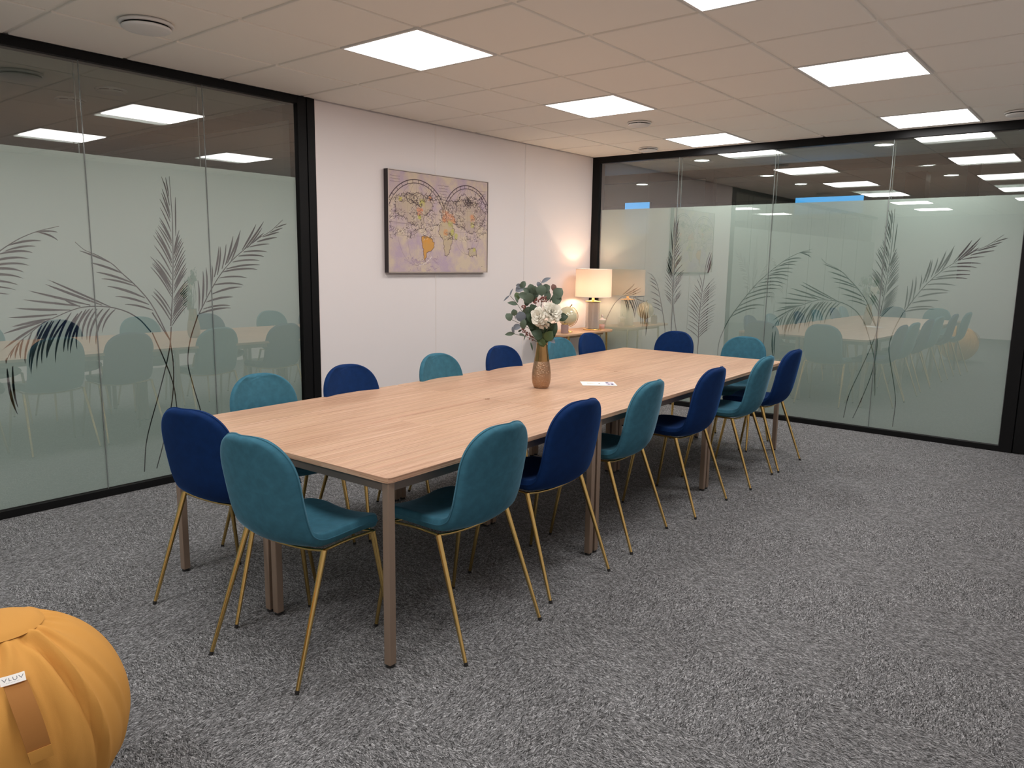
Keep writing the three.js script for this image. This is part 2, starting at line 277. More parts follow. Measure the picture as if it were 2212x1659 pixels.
// ---- glazed partition along z = 0 (left)
{
  const w = struct('window_1', 'black-framed frosted glass partition with palm fronds beside the white wall', 'glass partition');
  const X0 = XB, X1 = -3.735, zf = -0.018, zb = -0.085;
  mesh('head_rail', rbox(X0, X1 + 0.01, H - 0.05, H + 0.001, -0.1, 0.004, 0.002, 1), M.frame, w);
  mesh('base_rail', rbox(X0, X1 + 0.01, 0, 0.045, -0.1, 0.004, 0.002, 1), M.frame, w);
  mesh('post', rbox(-3.728, -3.655, 0, H, -0.1, 0.006, 0.003, 1), M.frame, w);
  mesh('post', rbox(-3.652, -3.588, 0, H, -0.1, 0.012, 0.003, 1), M.frame, w);
  const cuts = [X1 + 0.008, -4.412, -5.137, -6.137, -7.137, -8.137, -9.137, -10.137, X0];
  const art = [-5.965, -3.665], film = filmMaterial(...art, -7.665);
  for (let k = 0; k < cuts.length - 1; k++) {
    const a = cuts[k + 1] + 0.002, b = cuts[k] - 0.002;
    mesh('glass_pane', sheet('z', zf, a, b, 0.04, H - 0.045), M.glass, w);
    mesh('rear_glass_pane', sheet('z', zb, a, b, 0.04, H - 0.045), M.rearGlass, w);
    const c = Math.max(a, art[0]);
    if (b > art[0]) mesh('frosted_film', sheet('z', zf - 0.004, c, k ? b : b - 0.012, FILM_Y0, FILM_Y1, art), film, w);
    if (a < art[0]) mesh('frosted_film', sheet('z', zf - 0.004, a, Math.min(b, art[0]), FILM_Y0, FILM_Y1), filmPlain, w);
    if (k) { mesh('glass_joint', box(cuts[k] - 0.0025, cuts[k] + 0.0025, 0.04, H - 0.045, zf - 0.006, zf + 0.001), M.glassEdge, w); mesh('glass_joint', box(cuts[k] - 0.0025, cuts[k] + 0.0025, 0.04, H - 0.045, zb - 0.006, zb + 0.001), M.glassEdge, w); }
  }
}
// ---- glazed partition along x = 0 (right)
{
  const w = struct('window_2', 'black-framed frosted glass partition with palm fronds at the far end', 'glass partition');
  const Z0 = 0.09, Z1 = 3.94, xf = 0.018, xb = 0.085;
  mesh('head_rail', rbox(-0.004, 0.1, H - 0.065, H + 0.001, 0.0, 5.1, 0.002, 1), M.frame, w);
  mesh('base_rail', rbox(-0.004, 0.1, 0, 0.045, 0.0, 4.03, 0.002, 1), M.frame, w);
  mesh('post', rbox(-0.006, 0.1, 0, H, 0.0, 0.09, 0.003, 1), M.frame, w);
  mesh('post', rbox(-0.006, 0.1, 0, H, 3.94, 4.03, 0.003, 1), M.frame, w);
  const cuts = [Z0 - 0.008, 1.006, 1.976, 2.961, Z1 + 0.008], art = [0.05, 3.99], film = filmMaterial(...art, 0);
  for (let k = 0; k < 4; k++) {
    const a = cuts[k] + 0.002, b = cuts[k + 1] - 0.002;
    mesh('glass_pane', sheet('x', xf, a, b, 0.04, H - 0.06), M.glass, w);
    mesh('rear_glass_pane', sheet('x', xb, a, b, 0.04, H - 0.06), M.rearGlass, w);
    mesh('frosted_film', sheet('x', xf + 0.004, k ? a : a + 0.03, k < 3 ? b : b - 0.012, FILM_Y0, FILM_Y1, art), film, w);
    if (k) { mesh('glass_joint', box(xf - 0.001, xf + 0.006, 0.04, H - 0.06, cuts[k] - 0.0025, cuts[k] + 0.0025), M.glassEdge, w); mesh('glass_joint', box(xb - 0.001, xb + 0.006, 0.04, H - 0.06, cuts[k] - 0.0025, cuts[k] + 0.0025), M.glassEdge, w); }
  }
}
// ---- black door beside the right partition
{
  const d = struct('door_1', 'solid black door at the right edge with a lever handle', 'door');
  mesh('door_leaf', rbox(0.0, 0.05, 0.008, H - 0.07, 4.036, 5.0, 0.002, 1), M.doorPanel, d);
  mesh('door_jamb', rbox(-0.006, 0.1, 0, H, 5.004, 5.1, 0.003, 1), M.frame, d);
  const hd = group('lock_plate', d);
  mesh('plate', rbox(-0.008, 0.0, 0.98, 1.12, 4.06, 4.2, 0.003, 1), M.frame, hd);
  mesh('lever', merge([rod(V(0, 1.05, 4.1), V(-0.05, 1.05, 4.1), 0.01, 0.01), rod(V(-0.05, 1.05, 4.09), V(-0.05, 1.05, 4.23), 0.01, 0.009)]), M.doorPanel, hd);
}

// ---- the unlit office seen through the left glass
{
  const n = struct('wall_next_room', 'dim neighbouring office behind the left glass', 'wall');
  mesh('side_wall', box(-3.585, -3.5, 0, H, -5.0, -0.1), M.greyWall, n);
  mesh('side_wall_head', box(-3.60, -3.585, H - 0.11, H, -5.0, -0.1), M.frame, n);
  mesh('end_wall', box(XB - 0.1, -3.5, 0, H, -5.1, -5.0), M.greyWall, n);
  mesh('near_wall', box(XB - 0.1, XB, -0.1, H, -5.0, -0.1), M.greyWall, n);
  mesh('floor_field', box(XB - 0.1, -3.5, -0.1, 0, -5.1, -0.1), M.greyCarpet, n);
  mesh('ceiling_field', box(XB - 0.1, -3.5, H, H + 0.1, -5.1, -0.1), M.tile, n);
}
// ---- corridor and office beyond the right glass
{
  const c = struct('wall_corridor', 'dim corridor and office beyond the far glass', 'wall');
  const X2 = 1.55, XE = 6.0, ZA = -4, ZE = 8;
  mesh('floor_field', box(0.1, XE, -0.1, 0, ZA, ZE), M.greyCarpet, c);
  mesh('ceiling_field', box(0.1, XE, H, H + 0.1, ZA, ZE), M.tile, c);
  mesh('end_wall', box(XE, XE + 0.1, 0, H, ZA, ZE), M.greyWall, c);
  mesh('cross_wall', box(0, XE, 0, H, ZA - 0.1, ZA), M.greyWall, c);
  mesh('cross_wall', box(0.1, XE, 0, H, ZE, ZE + 0.1), M.greyWall, c);
  mesh('head_rail', box(X2, X2 + 0.08, H - 0.1, H, ZA, ZE), M.frame, c);
  mesh('base_rail', box(X2, X2 + 0.08, 0, 0.05, ZA, ZE), M.frame, c);
  for (const z of [-1.2, 0.57, 3.27, 4.6]) mesh('post', box(X2 - 0.005, X2 + 0.085, 0, H, z, z + 0.1), M.frame, c);
  mesh('glass_pane', sheet('x', X2 + 0.04, ZA, ZE, 0.05, H - 0.1), M.rearGlass, c);
  mesh('frosted_film', sheet('x', X2 + 0.045, 0.62, 3.3, 0.05, 2.0), filmPlain, c);
  mesh('side_partition', box(0, 0.1, 0, H + 0.15, ZA, -0.0), M.greyWall, c);
  mesh('side_partition', box(0, 0.1, 0, H + 0.15, 5.1, ZE), M.greyWall, c);
  mesh('column', box(3.0, 3.25, 0, H, 2.4, 2.62), M.frame, c);
}

// ================================================================= LIGHTS
// ---- LED panels in the ceiling grid
const panelMat = std({ color: 0xffffff, roughness: 0.6, emissive: PANEL_COLOR, emissiveIntensity: PANEL_GLOW });
{
  const where = {
    '6,-2': 'LED ceiling panel over the far table end, nearest the far glass wall in the left row', '3,-2': 'LED ceiling panel in the left row, above the middle of the table',
    '0,-2': 'LED ceiling panel nearest the camera in the left row, above the near table half', '-3,-2': 'LED ceiling panel out of view, first past the frame in the left row',
    '-6,-2': 'LED ceiling panel out of view, second past the frame in the left row', '-9,-2': 'LED ceiling panel out of view, last of the left row by the rear wall',
    '6,1': 'LED ceiling panel of the right row beside the far glass wall', '3,1': 'LED ceiling panel of the right row, whole and largest at the upper right',
    '0,1': 'LED ceiling panel of the right row cut off by the top edge of the picture', '-3,1': 'LED ceiling panel out of view, first past the frame in the right row',
    '-6,1': 'LED ceiling panel out of view, second past the frame in the right row', '-9,1': 'LED ceiling panel out of view, last of the right row by the rear wall',
  };
  const diff = rbox(-0.284, 0.284, 0.001, 0.008, -0.284, 0.284, 0.002, 1);
  const frame = (() => { const s = new THREE.Shape([[-0.2985, -0.2985], [0.2985, -0.2985], [0.2985, 0.2985], [-0.2985, 0.2985]].map((q) => new THREE.Vector2(...q))); s.holes.push(new THREE.Path([[-0.284, -0.284], [-0.284, 0.284], [0.284, 0.284], [0.284, -0.284]].map((q) => new THREE.Vector2(...q)))); const g = new THREE.ExtrudeGeometry(s, { depth: 0.012, bevelEnabled: false }); g.rotateX(Math.PI / 2); g.translate(0, 0.012, 0); return g; })();
  for (const [i, j] of PANELS) {
    const t = thing('led_ceiling_panel', where[i + ',' + j], 'ceiling light', [TX(i) + 0.3, H - 0.002, TZ(j) + 0.3], 0, 'LED panels in the ceiling');
    mesh('diffuser', diff, panelMat, t); mesh('trim', frame, M.white, t);
    const l = new THREE.RectAreaLight(PANEL_COLOR, PANEL_LIGHT, 0.56, 0.56); l.position.set(TX(i) + 0.3, H - 0.008, TZ(j) + 0.3); l.lookAt(TX(i) + 0.3, 0, TZ(j) + 0.3); scene.add(l);
  }
}
// ---- round air valves
{
  const ring = lathe([[0.088, 0.0], [0.097, -0.004], [0.1, -0.009], [0.097, -0.014], [0.088, -0.015], [0.08, -0.010], [0.08, 0]]);
  const disc = lathe([[0, -0.036], [0.05, -0.035], [0.082, -0.03], [0.09, -0.025], [0.089, -0.02], [0.06, -0.018], [0, -0.018]]);
  const stem = rod(V(0, -0.02, 0), V(0, 0, 0), 0.015, 0.015), throat = lathe([[0, -0.001], [0.082, -0.001]]);
  for (const [x, z, s, label] of [[-5.143, 0.809, 1.25, 'round white air valve in the ceiling at the upper left'], [-1.523, 1.437, 0.95, 'round air valve in the ceiling beside the middle left-row panel'],
    [-0.282, 0.82, 0.95, 'round air valve in the ceiling close to the far corner'], [-0.371, 3.871, 1.0, 'round air valve in the ceiling cut by the right picture edge'],
    [-4.596, -0.866, 1.0, 'round air valve seen through the left glass, the nearer of two'], [-4.632, -1.448, 1.0, 'round air valve seen through the left glass, the farther of two']]) {
    const t = thing('air_valve', label, 'air vent', [x, H, z], 0, 'round air valves in the ceiling'); t.scale.setScalar(s);
    mesh('ring', ring, M.white, t); mesh('disc', disc, M.white, t); mesh('stem', stem, M.white, t); mesh('throat', throat, M.black, t);
  }
}
// ---- round downlights beyond the far glass
const downMat = std({ color: 0xffffff, roughness: 0.6, emissive: lin(1, 0.97, 0.92), emissiveIntensity: 7 });
{
  const lens = lathe([[0, -0.004], [0.075, -0.003], [0.08, 0.0]]), rim = lathe([[0.08, 0], [0.083, -0.006], [0.095, -0.006], [0.1, 0]]);
  for (const [x, z, label] of [[0.788, 0.873, 'round downlight just behind the far glass, near the first glass joint'], [0.699, 2.714, 'round downlight just behind the far glass, near the last glass joint'],
    [2.397, 2.751, 'round downlight farther back, right of the last glass joint'], [2.641, -0.917, 'round downlight seen farthest left through the far glass'],
    [2.508, 0.93, 'round downlight farther back, left of the second glass joint'], [3.588, 2.773, 'small distant round downlight at the right behind the far glass'], [3.683, 0.95, 'small distant round downlight at the middle behind the far glass']]) {
    const t = thing('downlight', label, 'downlight', [x, H - 0.001, z], 0, 'downlights beyond the far glass');
    mesh('light_lens', lens, downMat, t); mesh('trim_ring', rim, M.white, t);
    const s = new THREE.SpotLight(lin(1, 0.96, 0.9), 0.6, 6, 0.9, 0.6, 2); s.position.set(x, H - 0.03, z); s.target.position.set(x, 0, z); s.castShadow = true; s.shadow.radius = 4; scene.add(s, s.target);
  }
}
// ---- blue screens in the office beyond
{
  const glow = std({ color: lin(0.05, 0.1, 0.14), roughness: 0.3, emissive: lin(0.09, 0.42, 0.92), emissiveIntensity: 0.9 });
  for (const [z0, z1, y0, y1, label] of [[-0.63, -0.27, 1.8, 2.225, 'small bright blue screen peeping over the frosted film by the first glass joint'], [1.58, 2.30, 1.75, 2.20, 'wide bright blue screen peeping over the frosted film at the middle']]) {
    const t = thing('wall_screen', label, 'screen', [1.75, y0, (z0 + z1) / 2], 0, 'blue screens beyond the far glass'), w = (z1 - z0) / 2;
    mesh('housing', rbox(-0.02, 0.02, 0, y1 - y0, -w - 0.008, w + 0.008, 0.004, 1), M.black, t);
    mesh('screen', box(-0.024, -0.02, 0.012, y1 - y0 - 0.008, -w, w), glow, t);
    mesh('stand_post', rbox(-0.015, 0.015, -y0, 0.02, -0.02, 0.02, 0.004, 1), M.black, t);
    const l = new THREE.RectAreaLight(lin(0.09, 0.42, 0.92), 0.3, 2 * w, y1 - y0); l.position.set(1.72, (y0 + y1) / 2, (z0 + z1) / 2); l.lookAt(0, (y0 + y1) / 2, (z0 + z1) / 2); scene.add(l);
  }
}

// ================================================================= SIX DESKS PUSHED TOGETHER
const TH = 0.0405, DESK = { x: -5.3610, z: 2.7695, top: 0.702 };
const deskPoint = (a, b) => [DESK.x + a * Math.cos(TH) - b * Math.sin(TH), DESK.z - a * Math.sin(TH) - b * Math.cos(TH)];   // a along the table, b across to the white wall
{
  const W = 1.3975, D = 0.6975, R = 0.022;
  const names = [['near right', 'desk at the near right table corner, in front of the camera'], ['near left', 'desk at the near left table corner by the left glass'],
    ['middle right', 'middle desk of the right side, with the white leaflet on it'], ['middle left', 'middle desk of the left side, next to the gold vase'],
    ['far right', 'far right desk of the table, toward the frosted glass'], ['far left', 'far left desk of the table, toward the console with the lamp']];
  for (let i = 0; i < 3; i++) for (let j = 0; j < 2; j++) {
    const [x, z] = deskPoint(1.4 * (i + 0.5), 0.7 * (j + 0.5));
    const t = thing('meeting_desk', 'light oak ' + names[i * 2 + j][1], 'desk', [x, 0, z], TH, 'desks pushed together as one long table');
    const s = new THREE.Shape(), w = W / 2 - 0.001, d = D / 2 - 0.001;
    s.moveTo(-w + R, -d); s.lineTo(w - R, -d); s.absarc(w - R, -d + R, R, -Math.PI / 2, 0); s.lineTo(w, d - R); s.absarc(w - R, d - R, R, 0, Math.PI / 2); s.lineTo(-w + R, d); s.absarc(-w + R, d - R, R, Math.PI / 2, Math.PI); s.lineTo(-w, -d + R); s.absarc(-w + R, -d + R, R, Math.PI, 1.5 * Math.PI);
    const g = new THREE.ExtrudeGeometry(s, { depth: 0.018, bevelEnabled: true, bevelSize: 0.001, bevelThickness: 0.001, bevelSegments: 1, curveSegments: 8 });
    const uv = g.attributes.uv; for (let k = 0; k < uv.count; k++) uv.setXY(k, uv.getX(k) + 0.37 * i + 0.71 * j, uv.getY(k) + 0.23 * i + 0.11 * j);
    g.rotateX(-Math.PI / 2); g.translate(0, DESK.top - 0.019, 0);
    mesh('desk_top', g, M.wood, t);
    const yb = DESK.top - 0.0205, lx = W / 2 - 0.024, lz = D / 2 - 0.024;
    for (const a of [-1, 1]) {
      mesh('rail', rbox(-lx + 0.016, lx - 0.016, yb - 0.034, yb, a * lz - 0.010, a * lz + 0.010, 0.002, 1), M.rail, t);
      mesh('rail', rbox(a * lx - 0.010, a * lx + 0.010, yb - 0.034, yb, -lz + 0.016, lz - 0.016, 0.002, 1), M.rail, t);
      for (const b of [-1, 1]) {
        const l = mesh('leg', rbox(a * lx - 0.016, a * lx + 0.016, 0.01, yb, b * lz - 0.016, b * lz + 0.016, 0.004, 2), M.desk, t);
        mesh('foot_glide', at(new THREE.CylinderGeometry(0.015, 0.016, 0.01, 16), a * lx, 0.005, b * lz), M.black, l);
      }
    }
  }
}
// things lying on the table
{
  const [c, x] = canvas(840, 592); x.fillStyle = '#f4f3ee'; x.fillRect(0, 0, 840, 592);
  x.fillStyle = '#cfcad8'; x.fillRect(600, 40, 200, 500); x.fillStyle = '#3c3c66'; x.fillRect(620, 90, 60, 150); x.fillRect(720, 300, 50, 170); x.fillStyle = '#8a86a6'; x.fillRect(640, 330, 40, 160);
  x.fillStyle = '#8c8c86'; for (let k = 0; k < 5; k++) x.fillRect(140, 180 + 44 * k, 120 + (k * 57) % 90, 12); x.fillRect(420, 250, 40, 90);
  const t = thing('leaflet', 'white printed leaflet lying on the table right of the gold vase', 'leaflet', [-3.13, DESK.top, 2.165], -0.86);
  const g = rbox(-0.105, 0.105, 0.0005, 0.003, -0.074, 0.074, 0.0008, 1), p = g.attributes.position, uv = g.attributes.uv;
  for (let i = 0; i < uv.count; i++) uv.setXY(i, p.getX(i) / 0.21 + 0.5, 0.5 - p.getZ(i) / 0.148);
  mesh('sheet', g, std({ map: texture(c, { clamp: true }), roughness: 0.6 }), t);
}

// ================================================================= CHAIRS
function shellGeometries() {
  const ctrl = [[0.240, 0.432], [0.215, 0.444], [0.15, 0.454], [0.06, 0.455], [-0.03, 0.454], [-0.10, 0.460], [-0.150, 0.484], [-0.181, 0.53], [-0.200, 0.60], [-0.216, 0.68], [-0.234, 0.77], [-0.252, 0.852]];
  const curve = new THREE.CatmullRomCurve3(ctrl.map(([f, y]) => V(f, y, 0)), false, 'centripetal'), L = curve.getLength();
  const NT = 84, NV = 30, ts = [], vs = [];
  for (let i = 0; i <= NT; i++) { const k = i / NT; ts.push(0.06 * k + 0.94 * (0.5 - 0.5 * Math.cos(Math.PI * k))); }
  for (let j = 0; j <= NV; j++) { const k = -1 + 2 * j / NV; vs.push(0.35 * k + 0.65 * Math.sin(Math.PI / 2 * k)); }
  const width = (d) => {                                 // half width at distance d from the seat's front edge
    const e = L - d;
    const front = 0.217 * Math.pow(Math.max(0, 1 - Math.pow(Math.max(0, 1 - d / 0.17), 3)), 1 / 2.6);
    const top = 0.190 * Math.pow(Math.max(0, 1 - Math.pow(Math.max(0, 1 - e / 0.18), 2.4)), 1 / 2.3);
    const mid = 0.214 + 0.006 * Math.sin(Math.PI * d / L) - 0.028 * THREE.MathUtils.smoothstep(d, 0.5 * L, 0.85 * L);
    return Math.min(front, top, mid) || 0;
  };
  const e1 = (d, del) => (d >= del ? 1 : Math.sqrt(Math.max(0, 1 - (1 - d / del) ** 2)));
  const pos = [], uv = [], idx = [[], []], rim = [];
  for (const side of [1, -1]) for (let i = 0; i <= NT; i++) {
    const t = ts[i], d = t * L, p = curve.getPointAt(t), q = curve.getTangentAt(t), nx = q.y, ny = -q.x;      // normal toward the sitter
    const wn = Math.max(width(d), 0.0005), back = THREE.MathUtils.smoothstep(d, 0.38 * L, 0.6 * L);
    for (let j = 0; j <= NV; j++) {
      const v = vs[j], cup = (0.020 + 0.022 * back) * v * v * Math.min(1, wn / 0.2);
      const edge = e1(Math.min(d, L - d), 0.022) * e1((1 - Math.abs(v)) * wn, 0.02);
      let h = (0.024 - 0.006 * back) * edge;
      if (side > 0) {                                    // gathers running from the crest down the front
        const e = L - d, rad = Math.hypot(e - 0.02, v * wn), ang = Math.atan2(v * wn, e - 0.02 + 1e-6);
        h += edge * (0.004 * (1 - Math.exp(-(rad * rad) / 0.0009)) - 0.003 + 0.0022 * Math.cos(ang * 11) * Math.exp(-rad / 0.035) * back);
      }
      const fx = p.x + nx * (cup + side * h), fy = p.y + ny * (cup + side * h);
      pos.push(fx, fy, v * wn); uv.push(v * wn * 2 + 0.5, d * 2);
    }
  }
  const row = NV + 1, half = (NT + 1) * row, split = ts.findIndex((t) => t * L > 0.40 * L);
  for (let s = 0; s < 2; s++) for (let i = 0; i < NT; i++) for (let j = 0; j < NV; j++) {
    const a = s * half + i * row + j, b = a + 1, c = a + row, d = c + 1, k = i < split ? 0 : 1;
    if (s === 0) idx[k].push(a, c, b, b, c, d); else idx[k].push(a, b, c, b, d, c);
  }
  const whole = new THREE.BufferGeometry(); whole.setAttribute('position', new THREE.Float32BufferAttribute(pos, 3)); whole.setAttribute('uv', new THREE.Float32BufferAttribute(uv, 2));
  whole.setIndex([...idx[0], ...idx[1]]); whole.computeVertexNormals();
  for (let i = 0; i <= NT; i++) rim.push(V(pos[(i * row) * 3], pos[(i * row) * 3 + 1], pos[(i * row) * 3 + 2]));
  const part = (list) => { const g = new THREE.BufferGeometry(); for (const k of ['position', 'normal', 'uv']) g.setAttribute(k, whole.attributes[k]); g.setIndex(list); return g.toNonIndexed(); };
  const loop = [...rim, ...rim.slice(1, -1).reverse().map((p) => V(p.x, p.y, -p.z))].filter((_, i) => i % 2 === 0);
  return { seat: part(idx[0]), back: part(idx[1]), piping: tube(loop, 0.0026, 220, 6, true) };
}
const SHELL = shellGeometries();
const CHAIR = (() => {                                   // chair faces +x, origin on the floor below the seat
  const legs = [], caps = [];
  for (const [sx, sz] of [[-1, 1], [-1, -1], [1, 1], [1, -1]]) {
    const top = V(sx < 0 ? -0.088 : 0.15, 0.445, sz * 0.201), foot = V(sx < 0 ? -0.25 : 0.225, 0, sz * 0.2275), f = top.clone().lerp(foot, 0.985);
    legs.push(rod(f, top, 0.0072, 0.0112, 14)); caps.push(rod(foot.clone().setY(0.0), f.clone().lerp(top, 0.012), 0.0078, 0.0078, 12));
  }
  const bar = (x, s) => tube([V(x, 0.445, -0.201), V(x + s * 0.004, 0.435, -0.13), V(x + s * 0.006, 0.4285, 0), V(x + s * 0.004, 0.435, 0.13), V(x, 0.445, 0.201)], 0.0058, 24, 8);
  const side = (z) => tube([V(-0.088, 0.445, z), V(0.03, 0.446, z * 0.98), V(0.15, 0.442, z)], 0.0058, 12, 8);
  return { legs, caps, frame: merge([bar(-0.088, -1), bar(0.15, 1), side(0.201), side(-0.201)]) };
})();
function makeChair(mat, label, rx, rz, facing, grp) {      // rx, rz: the middle between the two rear feet; facing: direction on the floor
  const a = Math.atan2(-facing[1], facing[0]);
  const n = Math.hypot(...facing), t = thing(mat === M.teal ? 'teal_velvet_chair' : 'navy_velvet_chair', label, 'chair', [rx + facing[0] / n * 0.25, 0, rz + facing[1] / n * 0.25], a, grp);
  mesh('seat', SHELL.seat, mat, t); mesh('backrest', SHELL.back, mat, t); mesh('piping', SHELL.piping, mat, t);
  mesh('seat_frame', CHAIR.frame, M.gold, t);
  CHAIR.legs.forEach((g, k) => mesh('foot_cap', CHAIR.caps[k], M.black, mesh('leg', g, M.gold, t)));
  return t;
}
{
  const R = 'chairs along the right side of the table', Lg = 'chairs along the wall side of the table', N = 'chairs at the near table end', F = 'chairs at the far table end';
  makeChair(M.teal, 'teal velvet chair with gold legs, first on the right side by the near table corner', -4.931, 2.940, [-0.013, -0.45], R);
  makeChair(M.navy, 'navy velvet chair, second on the right side from the near table corner', -4.324, 2.877, [0.005, -0.455], R);
  makeChair(M.teal, 'teal velvet chair, third on the right side, in front of the leaflet', -3.617, 2.830, [-0.045, -0.458], R);
  makeChair(M.navy, 'navy velvet chair, fourth on the right side between two teal chairs', -2.913, 2.850, [-0.014, -0.455], R);
  makeChair(M.teal, 'teal velvet chair, fifth on the right side, farthest teal one of that side', -2.143, 2.853, [-0.031, -0.468], R);
  makeChair(M.navy, 'navy velvet chair at the far end of the right side, seen nearly edge-on', -1.605, 2.849, [-0.006, -0.455], R);
  makeChair(M.teal, 'teal velvet chair at the near table end, largest in the picture', -5.685, 2.416, [0.456, -0.053], N);
  makeChair(M.navy, 'navy velvet chair at the near table end, left of the teal one', -5.595, 1.851, [0.44, -0.11], N);
  makeChair(M.teal, 'teal velvet chair on the wall side nearest the camera, before the frosted glass', -4.895, 1.243, [0, 1], Lg);
  makeChair(M.navy, 'navy velvet chair on the wall side in front of the black post', -4.365, 1.275, [0, 1], Lg);
  makeChair(M.teal, 'teal velvet chair on the wall side below the framed map', -3.640, 1.255, [0.02, 1], Lg);
  makeChair(M.navy, 'navy velvet chair on the wall side just left of the bouquet', -2.995, 1.235, [0, 1], Lg);
  makeChair(M.teal, 'teal velvet chair on the wall side half hidden by the gold vase', -2.215, 1.165, [0.02, 1], Lg);
  makeChair(M.navy, 'navy velvet chair on the wall side in front of the console table', -1.690, 1.105, [0, 1], Lg);
  makeChair(M.navy, 'navy velvet chair at the far table end, the left one', -0.925, 1.565, [-1, -0.02], F);
  makeChair(M.teal, 'teal velvet chair at the far table end, the right one', -0.945, 2.205, [-1, 0.02], F);
}

// ================================================================= FRAMED MAP ON THE WHITE WALL
{
  const [c, x] = canvas(1440, 972), W = 1440, Hh = 972;
  x.fillStyle = '#cdbfae'; x.fillRect(0, 0, W, Hh);
  // mottled parchment and lilac washes
  const d = x.getImageData(0, 0, W, Hh);
  for (let j = 0; j < Hh; j++) for (let i = 0; i < W; i++) {
    const n = noise.noise(i / 170, j / 170, 5.5) + 0.6 * noise.noise(i / 60, j / 60, 1.2) + 0.3 * noise.noise(i / 20, j / 20, 9.9), k = (j * W + i) * 4;
    const m = Math.max(0, Math.min(1, 0.42 + n * 0.75)), g = (rnd() - 0.5) * 10;
    d.data[k] = 206 - 24 * m + g; d.data[k + 1] = 189 - 27 * m + g; d.data[k + 2] = 168 + 10 * m + g;
  }
  x.putImageData(d, 0, 0);
  const ink = (a) => `rgba(58,44,48,${a})`;
  x.lineCap = 'round';
  for (const [cx, cy, R] of [[375, 502, 430], [1110, 440, 372]]) {       // the two hemispheres
    x.strokeStyle = ink(0.85); x.lineWidth = 9; x.beginPath(); x.arc(cx, cy, R, Math.PI * 1.04, Math.PI * 1.93); x.stroke();
    x.lineWidth = 7; x.beginPath(); x.arc(cx, cy, R - 32, Math.PI * 1.04, Math.PI * 1.93); x.stroke();
    for (let k = 0; k < 16; k++) { const a = Math.PI * (1.06 + 0.86 * k / 15); x.lineWidth = 5; x.beginPath(); x.moveTo(cx + Math.cos(a) * (R - 32), cy + Math.sin(a) * (R - 32)); x.lineTo(cx + Math.cos(a) * R, cy + Math.sin(a) * R); x.stroke(); }
    x.strokeStyle = ink(0.3); x.lineWidth = 3;
    for (const k of [-0.66, -0.33, 0, 0.33, 0.66]) { x.beginPath(); x.ellipse(cx, cy, Math.abs(k) * (R - 32) + 1, R - 32, 0, k < 0 ? Math.PI / 2 : -Math.PI / 2, k < 0 ? Math.PI * 1.5 : Math.PI / 2); x.stroke(); }
    for (const y of [cy - 220, cy - 110, cy, cy + 110]) { const r = Math.sqrt((R - 32) ** 2 - (y - cy) ** 2); x.beginPath(); x.moveTo(cx - r, y); x.lineTo(cx + r, y); x.stroke(); }
  }
  x.strokeStyle = ink(0.55); x.lineWidth = 2.5; x.beginPath(); x.moveTo(10, 488); x.lineTo(330, 500); x.stroke();
  // land masses: irregular coloured blobs with inked coastlines
  const land = (pts, fill, rough = 13) => {
    const out = [];
    for (let i = 0; i < pts.length; i++) { const a = pts[i], b = pts[(i + 1) % pts.length], n = Math.max(3, Math.round(Math.hypot(b[0] - a[0], b[1] - a[1]) / 15)); for (let k = 0; k < n; k++) out.push([a[0] + (b[0] - a[0]) * k / n + rr(-rough, rough), a[1] + (b[1] - a[1]) * k / n + rr(-rough, rough)]); }
    x.beginPath(); out.forEach((q, i) => (i ? x.lineTo(...q) : x.moveTo(...q))); x.closePath(); x.fillStyle = fill; x.fill(); x.strokeStyle = ink(0.6); x.lineWidth = 6; x.stroke();
  };
  land([[100, 250], [320, 200], [560, 200], [600, 330], [480, 420], [440, 540], [360, 520], [230, 450], [90, 400]], 'rgba(176,158,136,0.45)', 17);
  land([[450, 612], [560, 615], [625, 680], [600, 740], [520, 768], [485, 860], [468, 760], [440, 680]], 'rgba(206,150,70,0.9)', 9);
  land([[700, 340], [800, 250], [1000, 225], [1250, 240], [1400, 330], [1370, 440], [1280, 520], [1180, 570], [1080, 520], [900, 470], [740, 440]], 'rgba(172,154,134,0.45)', 17);
  land([[690, 460], [800, 450], [920, 520], [880, 640], [830, 790], [780, 800], [745, 650], [680, 560]], 'rgba(184,166,128,0.55)', 11);
  land([[1130, 720], [1240, 712], [1262, 790], [1150, 802]], 'rgba(182,168,128,0.55)', 10);
  for (const [px, py, r, col] of [[560, 240, 26, '216,140,98'], [415, 380, 48, '220,138,96'], [790, 400, 70, '222,142,100'], [880, 415, 60, '222,146,104'], [1190, 400, 42, '220,144,100'], [520, 640, 46, '216,152,66'],
    [780, 560, 36, '216,150,100'], [450, 290, 46, '190,186,96'], [160, 270, 26, '196,186,90'], [880, 560, 40, '188,186,92'], [940, 600, 34, '186,186,96'], [1190, 470, 34, '190,188,96'], [410, 430, 26, '186,188,84'], [860, 470, 50, '184,180,110'], [1220, 730, 30, '190,186,100']]) {
    for (let k = 0; k < 26; k++) { x.fillStyle = `rgba(${col},0.28)`; x.beginPath(); x.ellipse(px + rr(-r, r) * 0.7, py + rr(-r, r) * 0.7, rr(6, r * 0.55), rr(5, r * 0.4), rr(0, 3), 0, 7); x.fill(); }
  }
  for (let k = 0; k < 3200; k++) {                                    // place names, rivers and hills as small pen strokes
    const px = rr(20, W - 20), py = rr(200, 640); if (noise.noise(px / 150, py / 120, 2.2) < -0.08) continue;
    x.strokeStyle = rnd() < 0.2 ? 'rgba(232,222,208,0.7)' : ink(rr(0.25, 0.75)); x.lineWidth = rr(2, 5.5); x.beginPath(); x.moveTo(px, py); x.quadraticCurveTo(px + rr(-10, 10), py + rr(-12, 12), px + rr(-26, 26), py + rr(-16, 16)); x.stroke();
  }
